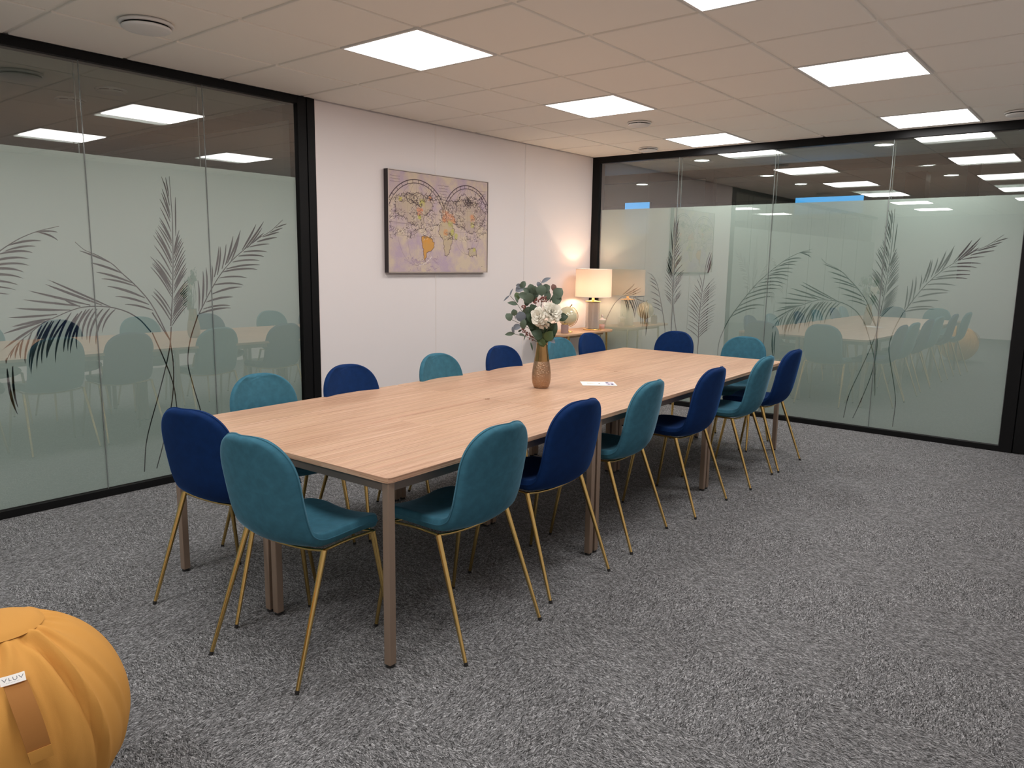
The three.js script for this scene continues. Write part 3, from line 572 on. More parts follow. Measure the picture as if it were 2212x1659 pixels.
  for (let k = 0; k < 26; k++) {                                     // ragged polar coast lines
    const cx = k < 8 ? rr(200, 560) : rr(900, 1300); let px = cx, py = rr(190, 280); x.strokeStyle = ink(0.7); x.lineWidth = 6; x.beginPath(); x.moveTo(px, py);
    for (let s = 0; s < 12; s++) { px += rr(-10, 26); py += rr(-22, 24); x.lineTo(px, py); } x.stroke();
  }
  x.strokeStyle = ink(0.5); x.lineWidth = 2.5; x.beginPath(); x.moveTo(500, 90); x.lineTo(600, 260); x.moveTo(1010, 120); x.lineTo(930, 250); x.stroke();
  for (let k = 0; k < 7; k++) { const w = [150, 110, 130, 90, 190, 230, 170][k]; for (let s = 0; s < w / 12; s++) { x.strokeStyle = ink(0.6); x.lineWidth = 4; x.beginPath(); const px = 745 - w / 2 + s * 12; x.moveTo(px, 100 + k * 28 + rr(-3, 3)); x.lineTo(px + rr(4, 9), 100 + k * 28 + rr(-4, 4)); x.stroke(); } }
  for (let k = 0; k < 3; k++) for (let s = 0; s < 10; s++) { x.strokeStyle = ink(0.5); x.lineWidth = 4; x.beginPath(); x.moveTo(30 + s * 13, 60 + k * 26); x.lineTo(38 + s * 13, 60 + k * 26 + rr(-4, 4)); x.moveTo(1270 + s * 13, 110 + k * 24); x.lineTo(1278 + s * 13, 110 + k * 24 + rr(-4, 4)); x.stroke(); }
  x.strokeStyle = 'rgba(240,232,226,0.85)'; x.lineWidth = 6; x.beginPath(); x.arc(375, 620, 280, Math.PI * 0.24, Math.PI * 0.46); x.stroke();
  for (let k = 0; k < 60; k++) { x.strokeStyle = 'rgba(110,84,128,0.35)'; x.lineWidth = rr(2, 7); const px = rr(250, 680), py = rr(830, 960); x.beginPath(); x.moveTo(px, py); x.quadraticCurveTo(px + rr(-30, 30), py + rr(-20, 20), px + rr(-50, 50), py + rr(-26, 26)); x.stroke(); }
  x.fillStyle = ink(0.7); x.fillRect(1340, 905, 12, 5); x.fillRect(1358, 905, 5, 5);
  const t = thing('framed_map_canvas', 'framed vintage double-hemisphere world map on the white wall', 'picture', [-2.3515, 1.7375, 0.0]);
  const w = 0.5945, h = 0.4025, f = 0.006;
  const g = box(-w + f + 0.002, w - f - 0.002, -h + f + 0.002, h - f - 0.002, 0.004, 0.046), p = g.attributes.position, uv = g.attributes.uv;
  for (let i = 0; i < uv.count; i++) uv.setXY(i, (p.getX(i) + w) / (2 * w), (p.getY(i) + h) / (2 * h));
  mesh('canvas', g, std({ map: texture(c, { clamp: true }), roughness: 0.75 }), t);
  const side = std({ color: lin(0.02, 0.013, 0.014), roughness: 0.35 }), lip = std({ color: lin(0.55, 0.47, 0.42), roughness: 0.35 });
  for (const [a0, a1, b0, b1] of [[-w, -w + f, -h, h], [w - f, w, -h, h], [-w + f, w - f, h - f, h], [-w + f, w - f, -h, -h + f]]) {
    const m = mesh('frame_side', box(a0, a1, b0, b1, 0.002, 0.049), side, t);
    mesh('frame_lip', rbox(a0, a1, b0, b1, 0.049, 0.0515, 0.001, 1), lip, m);
  }
}

// ================================================================= CONSOLE TABLE IN THE CORNER
const CY = 0.745;
const consoleWood = std({ color: lin(0.52, 0.32, 0.19), roughness: 0.45 });
{
  const t = thing('console_table', 'wooden console table with thin gold legs in the far corner', 'console table', [-0.60, 0, 0.23]);
  const s = new THREE.Shape(), w = 0.49, d = 0.19, R = 0.09;
  s.moveTo(-w + R, -d); s.lineTo(w - R, -d); s.absarc(w - R, -d + R, R, -Math.PI / 2, 0); s.lineTo(w, d - R); s.absarc(w - R, d - R, R, 0, Math.PI / 2); s.lineTo(-w + R, d); s.absarc(-w + R, d - R, R, Math.PI / 2, Math.PI); s.lineTo(-w, -d + R); s.absarc(-w + R, -d + R, R, Math.PI, 1.5 * Math.PI);
  const g = new THREE.ExtrudeGeometry(s, { depth: 0.014, bevelEnabled: true, bevelSize: 0.003, bevelThickness: 0.003, bevelSegments: 2, curveSegments: 12 }); g.rotateX(-Math.PI / 2); g.translate(0, CY - 0.017, 0);
  mesh('table_top', g, consoleWood, t);
  mesh('apron', rbox(-0.30, 0.36, CY - 0.05, CY - 0.019, -0.14, 0.12, 0.004, 1), consoleWood, t);
  for (const a of [-1, 1]) for (const b of [-1, 1]) mesh('leg', rod(V(0.055 + a * 0.37, 0, b * 0.15), V(0.055 + a * 0.345, CY - 0.019, b * 0.135), 0.009, 0.011), M.gold, t);
}
// ---- table lamp, lit
{
  const t = thing('table_lamp', 'lit table lamp with a cream drum shade and glass column on the console', 'lamp', [-0.33, CY, 0.27]);
  mesh('base', lathe([[0, 0], [0.095, 0], [0.095, 0.008], [0.088, 0.012], [0, 0.012]]), M.gold, t);
  const col = mesh('glass_column', lathe([[0.07, 0.013], [0.074, 0.02], [0.074, 0.285], [0.07, 0.292]], 40), phy({ color: lin(0.82, 0.79, 0.76), roughness: 0.12, transmission: 0.72, thickness: 0, ior: 1.3, side: THREE.DoubleSide }), t);
  // cut-crystal core: a twisted lattice around a rod
  const lat = [];
  for (let k = 0; k < 6; k++) for (const s of [-1, 1]) { const pts = []; for (let q = 0; q <= 20; q++) { const a = k / 6 * 6.283 + s * q / 20 * 7.5; pts.push(V(Math.cos(a) * 0.027, 0.014 + q / 20 * 0.275, Math.sin(a) * 0.027)); } lat.push(tube(pts, 0.0028, 60, 5)); }
  mesh('lattice', merge(lat), std({ color: lin(0.30, 0.28, 0.27), metalness: 0.6, roughness: 0.3 }), col);
  mesh('rod', at(new THREE.CylinderGeometry(0.008, 0.008, 0.28, 16), 0, 0.153, 0), M.white, col);
  mesh('cap', lathe([[0, 0.292], [0.082, 0.292], [0.082, 0.299], [0.04, 0.305], [0.014, 0.312], [0.014, 0.36], [0.02, 0.362], [0.02, 0.395], [0, 0.395]]), M.gold, t);
  const y0 = 0.345, y1 = 0.63;
  const shade = mesh('lamp_shade', lathe([[0.19, y0], [0.187, y1]], 64), phy({ color: lin(0.80, 0.64, 0.52), roughness: 1, transmission: 0.14, thickness: 0, side: THREE.DoubleSide }), t);
  for (const [y, r] of [[y0, 0.19], [y1, 0.187]]) { const g = new THREE.TorusGeometry(r, 0.0022, 6, 64); g.rotateX(Math.PI / 2); mesh('shade_rim', at(g, 0, y, 0), M.white, shade); }
  mesh('shade_spider', merge([0, 1, 2].map((k) => rod(V(0.012 * Math.cos(k * 2.09), 0.38, 0.012 * Math.sin(k * 2.09)), V(0.188 * Math.cos(k * 2.09), y0 + 0.02, 0.188 * Math.sin(k * 2.09)), 0.0015, 0.0015, 6))), M.gold, shade);
  const bulb = new THREE.SphereGeometry(0.03, 24, 16); bulb.scale(1, 1.2, 1);
  mesh('bulb', at(bulb, 0, 0.43, 0), std({ color: 0xffffff, emissive: lin(1, 0.70, 0.42), emissiveIntensity: 5, roughness: 0.5 }), t);
  const l = new THREE.PointLight(lin(1, 0.72, 0.50), 0.46, 0, 2); l.position.set(-0.33, CY + 0.43, 0.27); l.castShadow = true; l.shadow.radius = 1.5; scene.add(l);
}
// ---- pale globe on a foot
{
  const t = thing('globe_ornament', 'pale gold glass globe on a round foot on the console', 'globe', [-0.765, CY, 0.255]);
  mesh('foot', lathe([[0, 0], [0.055, 0], [0.055, 0.006], [0.03, 0.014], [0.009, 0.02], [0.007, 0.055], [0, 0.055]]), M.gold, t);
  mesh('ball', at(new THREE.SphereGeometry(0.098, 48, 32), 0, 0.158, 0), phy({ color: lin(0.66, 0.60, 0.40), roughness: 0.12, clearcoat: 1, clearcoatRoughness: 0.02 }), t);
  const pts = []; for (let k = 0; k <= 20; k++) { const a = -1.35 + k / 20 * 2.5; pts.push(V(Math.cos(a) * 0.106 * 0.64, 0.158 + Math.sin(a) * 0.106, Math.cos(a) * 0.106 * 0.77)); }
  mesh('meridian_arm', tube(pts, 0.003, 40, 6), M.gold, t);
  mesh('pivot', rod(V(0.012, 0.25, 0.016), V(0.026, 0.278, 0.034), 0.004, 0.006), M.gold, t);
}
{
  const t = thing('candle_jar', 'small grey-pink candle jar in front of the globe', 'candle', [-0.885, CY, 0.31]);
  mesh('jar', lathe([[0, 0], [0.036, 0], [0.038, 0.003], [0.038, 0.082], [0.034, 0.086], [0, 0.086]]), std({ color: lin(0.36, 0.24, 0.22), roughness: 0.35 }), t);
  mesh('lid', lathe([[0, 0.086], [0.031, 0.086], [0.031, 0.096], [0.006, 0.1], [0, 0.1]]), M.gold, t);
  for (const s of [-1, 1]) mesh('wick', rod(V(s * 0.006, 0.098, 0), V(s * 0.007, 0.115, 0), 0.0022, 0.0022, 6), M.black, t);
}
{
  const t = thing('glass_candy_jar', 'clear glass jar with a knob lid right of the lamp', 'jar', [-0.185, CY, 0.295]);
  const gl = phy({ color: lin(0.96, 0.94, 0.92), roughness: 0.02, transmission: 1, thickness: 0, ior: 1.5, side: THREE.DoubleSide });
  mesh('body', lathe([[0, 0.003], [0.043, 0.003], [0.045, 0.008], [0.045, 0.09], [0.042, 0.096]]), gl, t);
  mesh('lid', lathe([[0.044, 0.097], [0.044, 0.103], [0.018, 0.112], [0.009, 0.12], [0.008, 0.13], [0.013, 0.137], [0.013, 0.147], [0.006, 0.154], [0, 0.155]]), std({ color: lin(0.62, 0.56, 0.52), roughness: 0.15 }), t);
  mesh('candle', lathe([[0, 0.005], [0.03, 0.005], [0.03, 0.05], [0, 0.05]]), std({ color: lin(0.62, 0.40, 0.36), roughness: 0.6 }), t);
}

// ================================================================= VASE AND FLOWERS
const VX = -3.487, VZ = 1.995, VY = DESK.top;
const RIGHT = V(0.635, 0, 0.773), DEEP = V(0.774, 0, -0.633);
// bouquet coordinates: a to the right, h above the floor, d away from the door side
const bq = (zx, zy, d = 0) => { const a = (1070 + zx / 8.73 - 1170) * 0.00272, h = 0.70 + (838 - (590 + zy / 8.73)) * 0.00273; return V(VX, h, VZ).addScaledVector(RIGHT, a).addScaledVector(DEEP, d); };
{
  const t = thing('gold_vase', 'gold vase with a smooth neck and hammered lower body on the table', 'vase', [VX, VY, VZ]);
  const prof = [[0.0345, 0.264], [0.0325, 0.262], [0.0328, 0.25], [0.036, 0.22], [0.0405, 0.19], [0.0455, 0.16]];
  const low = [[0.0455, 0.16], [0.0515, 0.125], [0.0555, 0.09], [0.0565, 0.06], [0.053, 0.03], [0.046, 0.01], [0.040, 0.002], [0.036, 0.0], [0, 0.0]];
  const [c, x] = canvas(512, 256); x.fillStyle = '#808080'; x.fillRect(0, 0, 512, 256);
  for (let k = 0; k < 900; k++) { const v = Math.floor(rr(30, 230)); x.fillStyle = `rgba(${v},${v},${v},0.75)`; x.fillRect(rnd() * 512, rnd() * 256, rr(8, 26), rr(3, 8)); }
  mesh('neck', lathe(prof.reverse(), 64), std({ color: lin(0.46, 0.27, 0.11), metalness: 1, roughness: 0.13, side: THREE.DoubleSide }), t);
  mesh('body', lathe(low.reverse(), 64), std({ color: lin(0.46, 0.30, 0.19), metalness: 0.9, roughness: 0.36, bumpMap: texture(c, { color: false, repeat: [2, 1] }), bumpScale: 0.004 }), t);
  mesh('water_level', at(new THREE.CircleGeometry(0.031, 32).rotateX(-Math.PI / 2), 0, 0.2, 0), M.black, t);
}
const LEAFM = {
  sage: phy({ color: lin(0.085, 0.125, 0.085), roughness: 0.6, transmission: 0.12, thickness: 0, side: THREE.DoubleSide }),
  grey: phy({ color: lin(0.15, 0.17, 0.20), roughness: 0.6, transmission: 0.12, thickness: 0, side: THREE.DoubleSide }),
  deep: phy({ color: lin(0.022, 0.05, 0.02), roughness: 0.5, transmission: 0.1, thickness: 0, side: THREE.DoubleSide }),
  fresh: phy({ color: lin(0.06, 0.10, 0.028), roughness: 0.5, transmission: 0.15, thickness: 0, side: THREE.DoubleSide }),
  rust: phy({ color: lin(0.16, 0.075, 0.06), roughness: 0.6, transmission: 0.12, thickness: 0, side: THREE.DoubleSide }),
};
const stemMat = std({ color: lin(0.07, 0.075, 0.04), roughness: 0.7 }), berryMat = std({ color: lin(0.17, 0.05, 0.04), roughness: 0.5 });
// leaf blade: from its base at the origin along +y, unit length; folded along the midrib and curled
function blade(ratio, pointed) {
  const n = 6, pos = [], idx = [];
  for (let k = 0; k <= n; k++) {
    const s = k / n, w = ratio * 0.5 * Math.pow(Math.sin(Math.PI * Math.min(0.999, Math.pow(s, pointed ? 0.85 : 1.05))), pointed ? 0.9 : 0.55), z = 0.16 * Math.sin(s * 2.4) - 0.1 * s;
    pos.push(-w, s, z + w * 0.32, 0, s, z, w, s, z + w * 0.32);
  }
  for (let k = 0; k < n; k++) for (let j = 0; j < 2; j++) { const a = k * 3 + j, b = a + 1, c = a + 3, d = c + 1; idx.push(a, b, c, b, d, c); }
  const g = new THREE.BufferGeometry(); g.setAttribute('position', new THREE.Float32BufferAttribute(pos, 3)); g.setIndex(idx); g.computeVertexNormals(); return g;
}
const BLADE = { round: blade(0.95, false), oval: blade(0.7, false), point: blade(0.4, true), thin: blade(0.2, true), wide: blade(0.85, true) };
function placeLeaf(parent, origin, base, tip, kind, mat) {       // base and tip in world metres, parent sits at origin
  const d = tip.clone().sub(base), L = d.length(), y = d.normalize(), face = CAM.clone().sub(base).normalize().add(V(rr(-0.4, 0.4), rr(-0.1, 0.6), rr(-0.4, 0.4))).normalize();
  const xx = y.clone().cross(face).normalize(), z = xx.clone().cross(y);
  const m = mesh('leaf', BLADE[kind], mat, parent); m.position.copy(base).sub(origin); m.quaternion.setFromRotationMatrix(new THREE.Matrix4().makeBasis(xx, y, z)); m.scale.setScalar(L); return m;
}
const MOUTH = V(VX, VY + 0.20, VZ);
function branch(name, label, category, path, leaves, grp) {
  const t = thing(name, label, category, [VX, VY + 0.20, VZ], 0, grp);
  const pts = [V(0, 0, 0), V(0, 0.06, 0).addScaledVector(RIGHT, (path[0][0] - 870) * 0.00003), ...path.map((q) => bq(...q).sub(MOUTH))];
  pts[0].addScaledVector(RIGHT, rr(-0.012, 0.012)).addScaledVector(DEEP, rr(-0.012, 0.012)); pts[1].x += pts[0].x; pts[1].z += pts[0].z;
  mesh('stem', tube(pts, 0.0014, 30, 5), stemMat, t);
  for (const [cx, cy, rad0, ang, kind, mat] of leaves) {
    const r = rad0 * (kind === 'round' || kind === 'oval' ? 1.28 : 1.1);              // centre, half length (zoom pixels), direction in degrees from up, clockwise
    const dd = path[path.length - 1][2] + rr(-0.022, 0.022), a = ang * Math.PI / 180, sx = Math.sin(a) * r, sy = -Math.cos(a) * r;
    placeLeaf(t, MOUTH, bq(cx - sx, cy - sy, dd), bq(cx + sx, cy + sy, dd + rr(-0.012, 0.012)), kind, LEAFM[mat]);
  }
  return t;
}
{
  const berryGeo = new THREE.IcosahedronGeometry(0.0042, 1);
  const E = 'eucalyptus branches in the vase';
  branch('eucalyptus_branch', 'eucalyptus sprig reaching low to the left over the vase rim', 'branch', [[780, 1290, -0.02], [640, 1210, -0.03], [340, 1140, -0.03]],
    [[265, 1150, 88, -100, 'point', 'sage'], [490, 1155, 55, 110, 'point', 'sage'], [322, 1060, 60, -15, 'point', 'grey'], [540, 1210, 50, 195, 'thin', 'sage'], [670, 1360, 75, 165, 'thin', 'deep'], [455, 1080, 40, 60, 'point', 'deep']], E);
  branch('eucalyptus_branch', 'eucalyptus sprig with two round leaves pointing left at mid height', 'branch', [[790, 1150, 0.0], [470, 960, -0.02], [280, 870, -0.02]],
    [[235, 832, 62, -30, 'round', 'sage'], [335, 745, 50, -10, 'round', 'sage'], [525, 955, 75, 10, 'oval', 'sage'], [400, 1012, 65, -110, 'oval', 'grey'], [360, 830, 42, 170, 'thin', 'grey']], E);
  branch('eucalyptus_branch', 'eucalyptus sprig with long narrow leaves at the upper left', 'branch', [[740, 1000, 0.02], [480, 720, 0.01], [400, 600, 0.0], [262, 440, 0.0]],
    [[308, 590, 92, -82, 'point', 'sage'], [375, 510, 60, -25, 'point', 'sage'], [285, 370, 70, 25, 'thin', 'grey'], [195, 490, 75, -135, 'thin', 'grey'], [465, 830, 80, -15, 'round', 'grey'], [575, 740, 85, 20, 'oval', 'sage'], [390, 450, 60, -15, 'oval', 'fresh'], [600, 900, 80, -30, 'round', 'deep']], E);
  branch('eucalyptus_branch', 'eucalyptus branch rising at the left of the bouquet', 'branch', [[800, 1000, 0.04], [640, 620, 0.04], [560, 300, 0.03]],
    [[490, 238, 62, 35, 'oval', 'sage'], [420, 258, 45, -80, 'oval', 'grey'], [450, 315, 80, -120, 'oval', 'grey'], [570, 355, 65, -60, 'oval', 'sage'], [500, 440, 75, -75, 'oval', 'sage'], [600, 480, 85, -30, 'round', 'sage'], [565, 560, 60, -10, 'oval', 'sage']], E);
  branch('eucalyptus_branch', 'dense eucalyptus branch at the top middle of the bouquet', 'branch', [[830, 1000, 0.02], [740, 600, 0.03], [690, 300, 0.04]],
    [[650, 290, 58, -20, 'round', 'sage'], [705, 350, 75, 10, 'round', 'sage'], [725, 425, 72, 30, 'round', 'sage'], [620, 420, 70, -40, 'round', 'sage'], [690, 480, 60, -5, 'round', 'deep']], E);
  branch('eucalyptus_branch', 'eucalyptus branch with a purple-grey tip leaf at the top right', 'branch', [[850, 1000, 0.03], [850, 500, 0.03], [845, 200, 0.03]],
    [[845, 335, 82, -5, 'round', 'sage'], [930, 290, 62, 60, 'round', 'sage'], [800, 235, 48, -30, 'oval', 'grey'], [930, 150, 92, 62, 'point', 'grey'], [825, 175, 30, -35, 'thin', 'grey'], [960, 440, 72, 0, 'oval', 'sage'], [985, 340, 60, 160, 'thin', 'deep']], E);
  branch('eucalyptus_branch', 'eucalyptus branch with large round leaves leaning right', 'branch', [[880, 1000, 0.01], [980, 560, 0.02], [1100, 370, 0.02]],
    [[1165, 385, 88, 30, 'round', 'sage'], [1135, 500, 85, 45, 'round', 'sage'], [1068, 285, 58, -15, 'oval', 'rust'], [1030, 500, 60, -160, 'thin', 'deep'], [1185, 520, 45, 170, 'point', 'rust']], E);
  branch('dark_leaf_branch', 'cluster of dark broad leaves just above the vase mouth', 'branch', [[880, 1250, -0.03], [900, 1100, -0.03], [940, 1020, -0.02]],
    [[700, 1020, 115, -45, 'wide', 'deep'], [830, 1060, 110, -15, 'wide', 'deep'], [1070, 1060, 135, 30, 'wide', 'deep'], [1020, 1180, 120, 60, 'wide', 'deep'], [860, 1230, 125, -70, 'wide', 'fresh'], [985, 1160, 105, 40, 'wide', 'fresh'], [760, 1150, 110, -60, 'wide', 'deep'], [960, 1000, 110, 5, 'wide', 'deep'], [880, 1300, 80, 180, 'wide', 'fresh'], [1050, 1270, 55, 110, 'oval', 'grey'], [650, 1000, 70, -60, 'wide', 'deep'], [690, 720, 110, -15, 'oval', 'deep'], [640, 850, 90, -40, 'oval', 'deep']], 'dark leaves in the vase');
  branch('dark_leaf_branch', 'single dark leaf sticking out to the right in front of the globe', 'branch', [[930, 1100, -0.04], [1100, 900, -0.05], [1160, 840, -0.05]], [[1245, 825, 95, 75, 'wide', 'deep']], 'dark leaves in the vase');
  const sprig = (label, path, clusters) => {
    const t = branch('berry_sprig', label, 'berry sprig', path, [], 'berry sprigs in the vase');
    for (const [cx, cy, r, n, d] of clusters) for (let k = 0; k < n; k++) {
      const q = bq(cx + rr(-r, r), cy + rr(-r, r) * 0.75, d + rr(-0.015, 0.015)).sub(MOUTH);
      const m = mesh('berry', berryGeo, berryMat, t); m.position.copy(q); m.scale.setScalar(rr(0.8, 1.25));
    }
  };
    sprig('rust-red berry sprig at the top of the bouquet', [[860, 900, 0.0], [830, 640, 0.0], [870, 500, -0.01]], [[755, 520, 60, 16, -0.01], [890, 500, 80, 24, -0.01]]);
  sprig('rust-red berry sprig at the left of the bouquet', [[760, 1000, 0.0], [560, 780, -0.01], [500, 640, -0.02]], [[505, 640, 42, 13, -0.02]]);
  sprig('rust-red berry sprig low at the left above the vase', [[780, 1260, -0.01], [640, 1150, -0.03], [540, 1080, -0.03]], [[540, 1075, 55, 13, -0.03], [610, 1140, 50, 10, -0.03], [670, 1220, 45, 9, -0.03]]);
}
// ---- white peonies
{
  const petalMat = phy({ color: lin(0.88, 0.85, 0.75), roughness: 0.7, transmission: 0.2, thickness: 0, side: THREE.DoubleSide });
  const petal = (() => {                                            // spoon-shaped petal, base at origin, along +y, cupped toward +z
    const n = 6, m = 6, pos = [], idx = [];
    for (let i = 0; i <= n; i++) for (let j = 0; j <= m; j++) {
      const s = i / n, v = -1 + 2 * j / m, w = 0.52 * Math.pow(Math.sin(Math.PI * Math.min(0.93, 0.10 + s * 0.86)), 0.6), ruff = 0.05 * Math.sin(v * 7 + s * 2) * s * s;
      pos.push(v * w, s * (1 - 0.12 * v * v * s) + 0.03 * Math.cos(v * 9) * s * s, 0.30 * Math.sin(s * 2.2) - 0.22 * s + 0.22 * v * v * w * 2 * (1 - 0.4 * s) + ruff);
    }
    for (let i = 0; i < n; i++) for (let j = 0; j < m; j++) { const a = i * (m + 1) + j, b = a + 1, c = a + m + 1, d = c + 1; idx.push(a, b, c, b, d, c); }
    const g = new THREE.BufferGeometry(); g.setAttribute('position', new THREE.Float32BufferAttribute(pos, 3)); g.setIndex(idx); g.computeVertexNormals(); return g;
  })();
  for (const [zx, zy, d, R, tilt, label] of [[800, 810, -0.055, 0.052, [-0.45, 0.25, -0.85], 'white peony on the left of the pair in the bouquet'], [1040, 735, -0.045, 0.062, [0.35, 0.45, -0.8], 'white peony on the right of the pair in the bouquet'], [860, 930, -0.045, 0.040, [-0.2, -0.75, -0.6], 'small drooping white bloom below the left peony']]) {
    const c = bq(zx, zy, d), t = thing('white_peony', label, 'flower', [VX, VY + 0.20, VZ], 0, 'white peonies in the vase');
    const axis = V(0, tilt[1], 0).addScaledVector(RIGHT, tilt[0]).addScaledVector(DEEP, tilt[2]).normalize(), ref = Math.abs(axis.y) > 0.9 ? V(1, 0, 0) : V(0, 1, 0);
    const e1 = ref.clone().cross(axis).normalize(), e2 = axis.clone().cross(e1), o = c.clone().sub(MOUTH);
    mesh('stem', tube([V(rr(-0.01, 0.01), 0, rr(-0.01, 0.01)), o.clone().multiplyScalar(0.5).add(V(0, 0.02, 0)), o.clone().addScaledVector(axis, -R * 0.7)], 0.0022, 24, 6), stemMat, t);
    for (const [n, open, len, off] of [[9, 1.35, 1.05, -0.25], [9, 1.0, 1.0, -0.2], [8, 0.68, 0.9, -0.15], [6, 0.42, 0.75, -0.1], [4, 0.2, 0.6, -0.05]]) for (let k = 0; k < n; k++) {
      const a = k / n * 6.283 + n * 0.7 + rr(-0.25, 0.25), op = open + rr(-0.16, 0.16), rad = e1.clone().multiplyScalar(Math.cos(a)).addScaledVector(e2, Math.sin(a));
      const y = axis.clone().multiplyScalar(Math.cos(op)).addScaledVector(rad, Math.sin(op)), z = axis.clone().multiplyScalar(Math.sin(op)).addScaledVector(rad, -Math.cos(op)), xx = y.clone().cross(z);
      const m = mesh('petal', petal, petalMat, t); m.position.copy(o).addScaledVector(axis, off * R).addScaledVector(rad, 0.08 * R); m.quaternion.setFromRotationMatrix(new THREE.Matrix4().makeBasis(xx, y, z)); m.scale.setScalar(R * len * rr(0.9, 1.12));
    }
  }
}

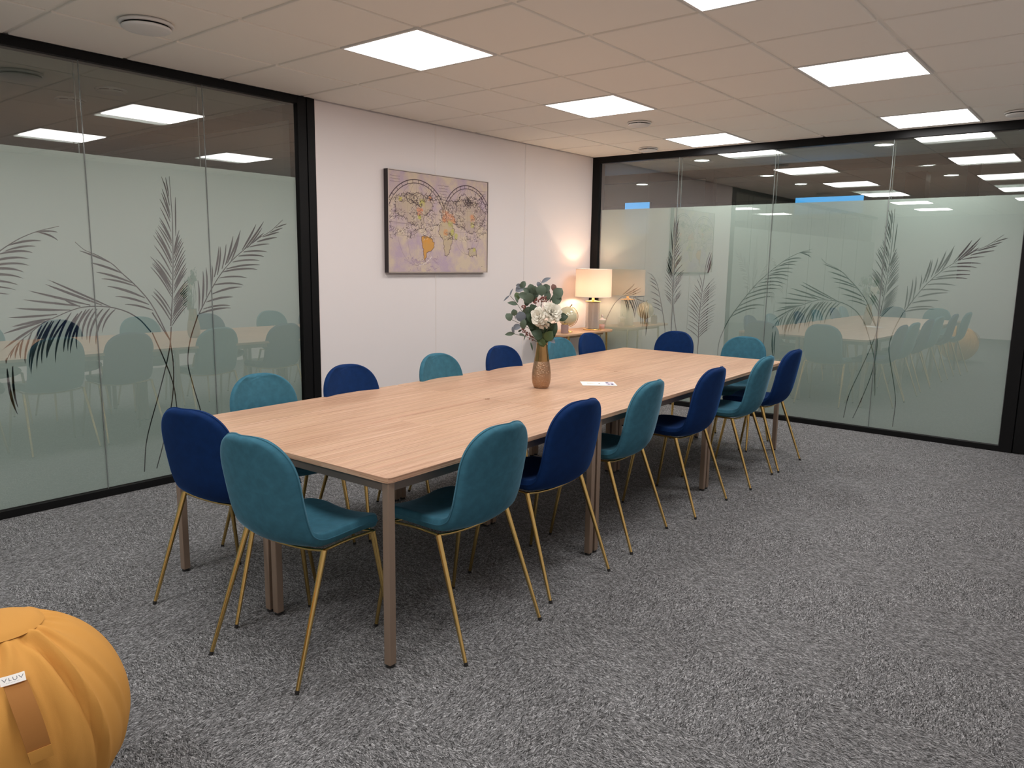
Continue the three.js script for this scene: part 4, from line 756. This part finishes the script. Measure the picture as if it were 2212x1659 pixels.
// ================================================================= MUSTARD SITTING BALL
{
  const r = 0.28, t = thing('sitting_ball', 'mustard yellow fabric sitting ball with a carry handle at the lower left', 'sitting ball', [-6.466, 0, 2.596]);
  const cloth = std({ color: lin(0.62, 0.30, 0.062), roughness: 0.9, bumpMap: texture(grainC, { color: false, repeat: [6, 3] }), bumpScale: 0.0006 });
  const strapMat = std({ color: lin(0.36, 0.15, 0.032), roughness: 0.85 });
  // cover: gathered under the top disc, with long folds running down
  const NU = 160, NV = 96, pos = [], uv = [], idx = [];
  const surf = (th, ph) => {                                        // th from the top, ph: 0 at +x, toward +z
    const g = THREE.MathUtils.smoothstep(th, 0.30, 0.45) * (1 - THREE.MathUtils.smoothstep(th, 1.0, 2.4) * 0.75), near = THREE.MathUtils.smoothstep(1.0 - th, 0.3, 0.62);
    let f = 0.0035 * near * Math.sin(ph * 26 + 1.4 * Math.sin(ph * 5)) * g + 0.0016 * g * Math.sin(ph * 7 + 2 * Math.sin(th * 3 + ph * 2));
    const fold = (p0, bend, depth, wdt) => { const q = Math.atan2(Math.sin(ph - p0 - bend * (th - 0.4)), Math.cos(ph - p0 - bend * (th - 0.4))); f -= depth * Math.exp(-(((q * Math.sin(th)) / wdt) ** 2)) * g; f += depth * 0.8 * Math.exp(-((((q + wdt * 1.9 / Math.max(0.2, Math.sin(th))) * Math.sin(th)) / wdt) ** 2)) * g; };
    fold(1.28, -0.13, 0.019, 0.036); fold(1.47, -0.02, 0.008, 0.05); fold(1.02, -0.22, 0.005, 0.04); fold(0.55, 0.1, 0.003, 0.06); fold(1.85, 0.15, 0.008, 0.05); fold(2.4, 0.2, 0.007, 0.05); fold(4, 0.1, 0.007, 0.06); fold(5.2, 0, 0.006, 0.05);
    const R = r - 0.004 + f, y = Math.max(0.003, r + R * Math.cos(th) * (Math.cos(th) < 0 ? 0.97 : 0.985));
    return V(R * Math.sin(th) * Math.cos(ph), y, R * Math.sin(th) * Math.sin(ph));
  };
  for (let i = 0; i <= NV; i++) for (let j = 0; j <= NU; j++) { const p = surf(Math.PI * i / NV, 2 * Math.PI * j / NU); pos.push(p.x, p.y, p.z); uv.push(j / NU, i / NV); }
  for (let i = 0; i < NV; i++) for (let j = 0; j < NU; j++) { const a = i * (NU + 1) + j, b = a + 1, c = a + NU + 1, d = c + 1; idx.push(a, b, c, b, d, c); }
  let g = new THREE.BufferGeometry(); g.setAttribute('position', new THREE.Float32BufferAttribute(pos, 3)); g.setAttribute('uv', new THREE.Float32BufferAttribute(uv, 2)); g.setIndex(idx); g.computeVertexNormals();
  mesh('cover', g, cloth, t);
  // top disc
  const cap = []; for (let k = 0; k <= 10; k++) { const th = 0.36 * k / 10; cap.push([(r + 0.001) * Math.sin(th), r + (r + 0.001) * Math.cos(th) * 0.985 + 0.003 - 0.006 * Math.pow(k / 10, 8)]); }
  mesh('top_disc', lathe(cap.reverse().map(([a, b]) => [a, b]), 64), cloth, t);
  // carry handle: a flat strap along the meridian, its seam patch and the woven tag at its upper end
  const strip = (th0, th1, phc, half, lift, bow, thick, s0 = 0, s1 = 1) => {
    const n = 22, P = [], I = [];
    for (let i = 0; i <= n; i++) {
      const s = s0 + (s1 - s0) * i / n, th = th0 + (th1 - th0) * s, out = r - 0.002 + lift + bow * Math.sin(Math.PI * s);
      for (const [e, o] of [[-1, 0], [-1, thick], [1, thick], [1, 0]]) { const ph = phc - 0.09 * s + e * half / (r * Math.sin(th)) * -1, R = out + o; P.push(R * Math.sin(th) * Math.cos(ph), r + R * Math.cos(th) * 0.985, R * Math.sin(th) * Math.sin(ph)); }
    }
    for (let i = 0; i < n; i++) for (let k = 0; k < 4; k++) { const a = i * 4 + k, b = i * 4 + (k + 1) % 4, c = a + 4, d = b + 4; I.push(a, c, b, b, c, d); }
    I.push(0, 1, 2, 0, 2, 3); const e = n * 4; I.push(e, e + 2, e + 1, e, e + 3, e + 2);
    const q = new THREE.BufferGeometry(); q.setAttribute('position', new THREE.Float32BufferAttribute(P, 3)); q.setIndex(I); const o = q.toNonIndexed(); o.computeVertexNormals(); return o;
  };
  const ph = 1.71;
  const handle = mesh('handle', strip(0.80, 1.44, ph, 0.0225, 0.006, 0.010, 0.004), strapMat, t);
  const strapEnd = mesh('strap_end', strip(0.80, 1.44, ph, 0.0222, 0.0102, 0.010, 0.002, 0.84, 0.995), cloth, handle);
  const [c, x] = canvas(256, 112); x.fillStyle = '#eceae6'; x.fillRect(0, 0, 256, 112); x.strokeStyle = '#3b4650'; x.lineWidth = 6; x.lineCap = 'round'; x.lineJoin = 'round';
  x.beginPath(); x.moveTo(24, 30); x.lineTo(46, 66); x.lineTo(68, 30); x.stroke();                         // V
  x.beginPath(); x.moveTo(92, 30); x.lineTo(92, 64); x.lineTo(112, 64); x.stroke();                         // L
  x.beginPath(); x.moveTo(132, 30); x.lineTo(132, 48); x.arc(152, 48, 20, Math.PI, 0, true); x.lineTo(172, 30); x.stroke();   // U
  x.beginPath(); x.moveTo(192, 30); x.lineTo(214, 66); x.lineTo(236, 30); x.stroke();                       // V
  x.fillStyle = '#9aa2a8'; for (let k = 0; k < 9; k++) x.fillRect(60 + k * 15, 84, 9, 5);
  const tg = new THREE.PlaneGeometry(0.047, 0.021, 8, 3), tp = tg.attributes.position;
  for (let i = 0; i < tp.count; i++) {
    const th = 0.765 - tp.getY(i) / r, p2 = ph + 0.02 - tp.getX(i) / (r * Math.sin(th)), R = r + 0.012;
    tp.setXYZ(i, R * Math.sin(th) * Math.cos(p2), r + R * Math.cos(th) * 0.985, R * Math.sin(th) * Math.sin(p2));
  }
  tg.computeVertexNormals();
  const tgm = mesh('woven_tag', tg, std({ map: texture(c, { clamp: true }), roughness: 0.7, side: THREE.DoubleSide }), handle); tgm.userData.label = 'white woven brand tag';
}

renderer.render(scene, camera);
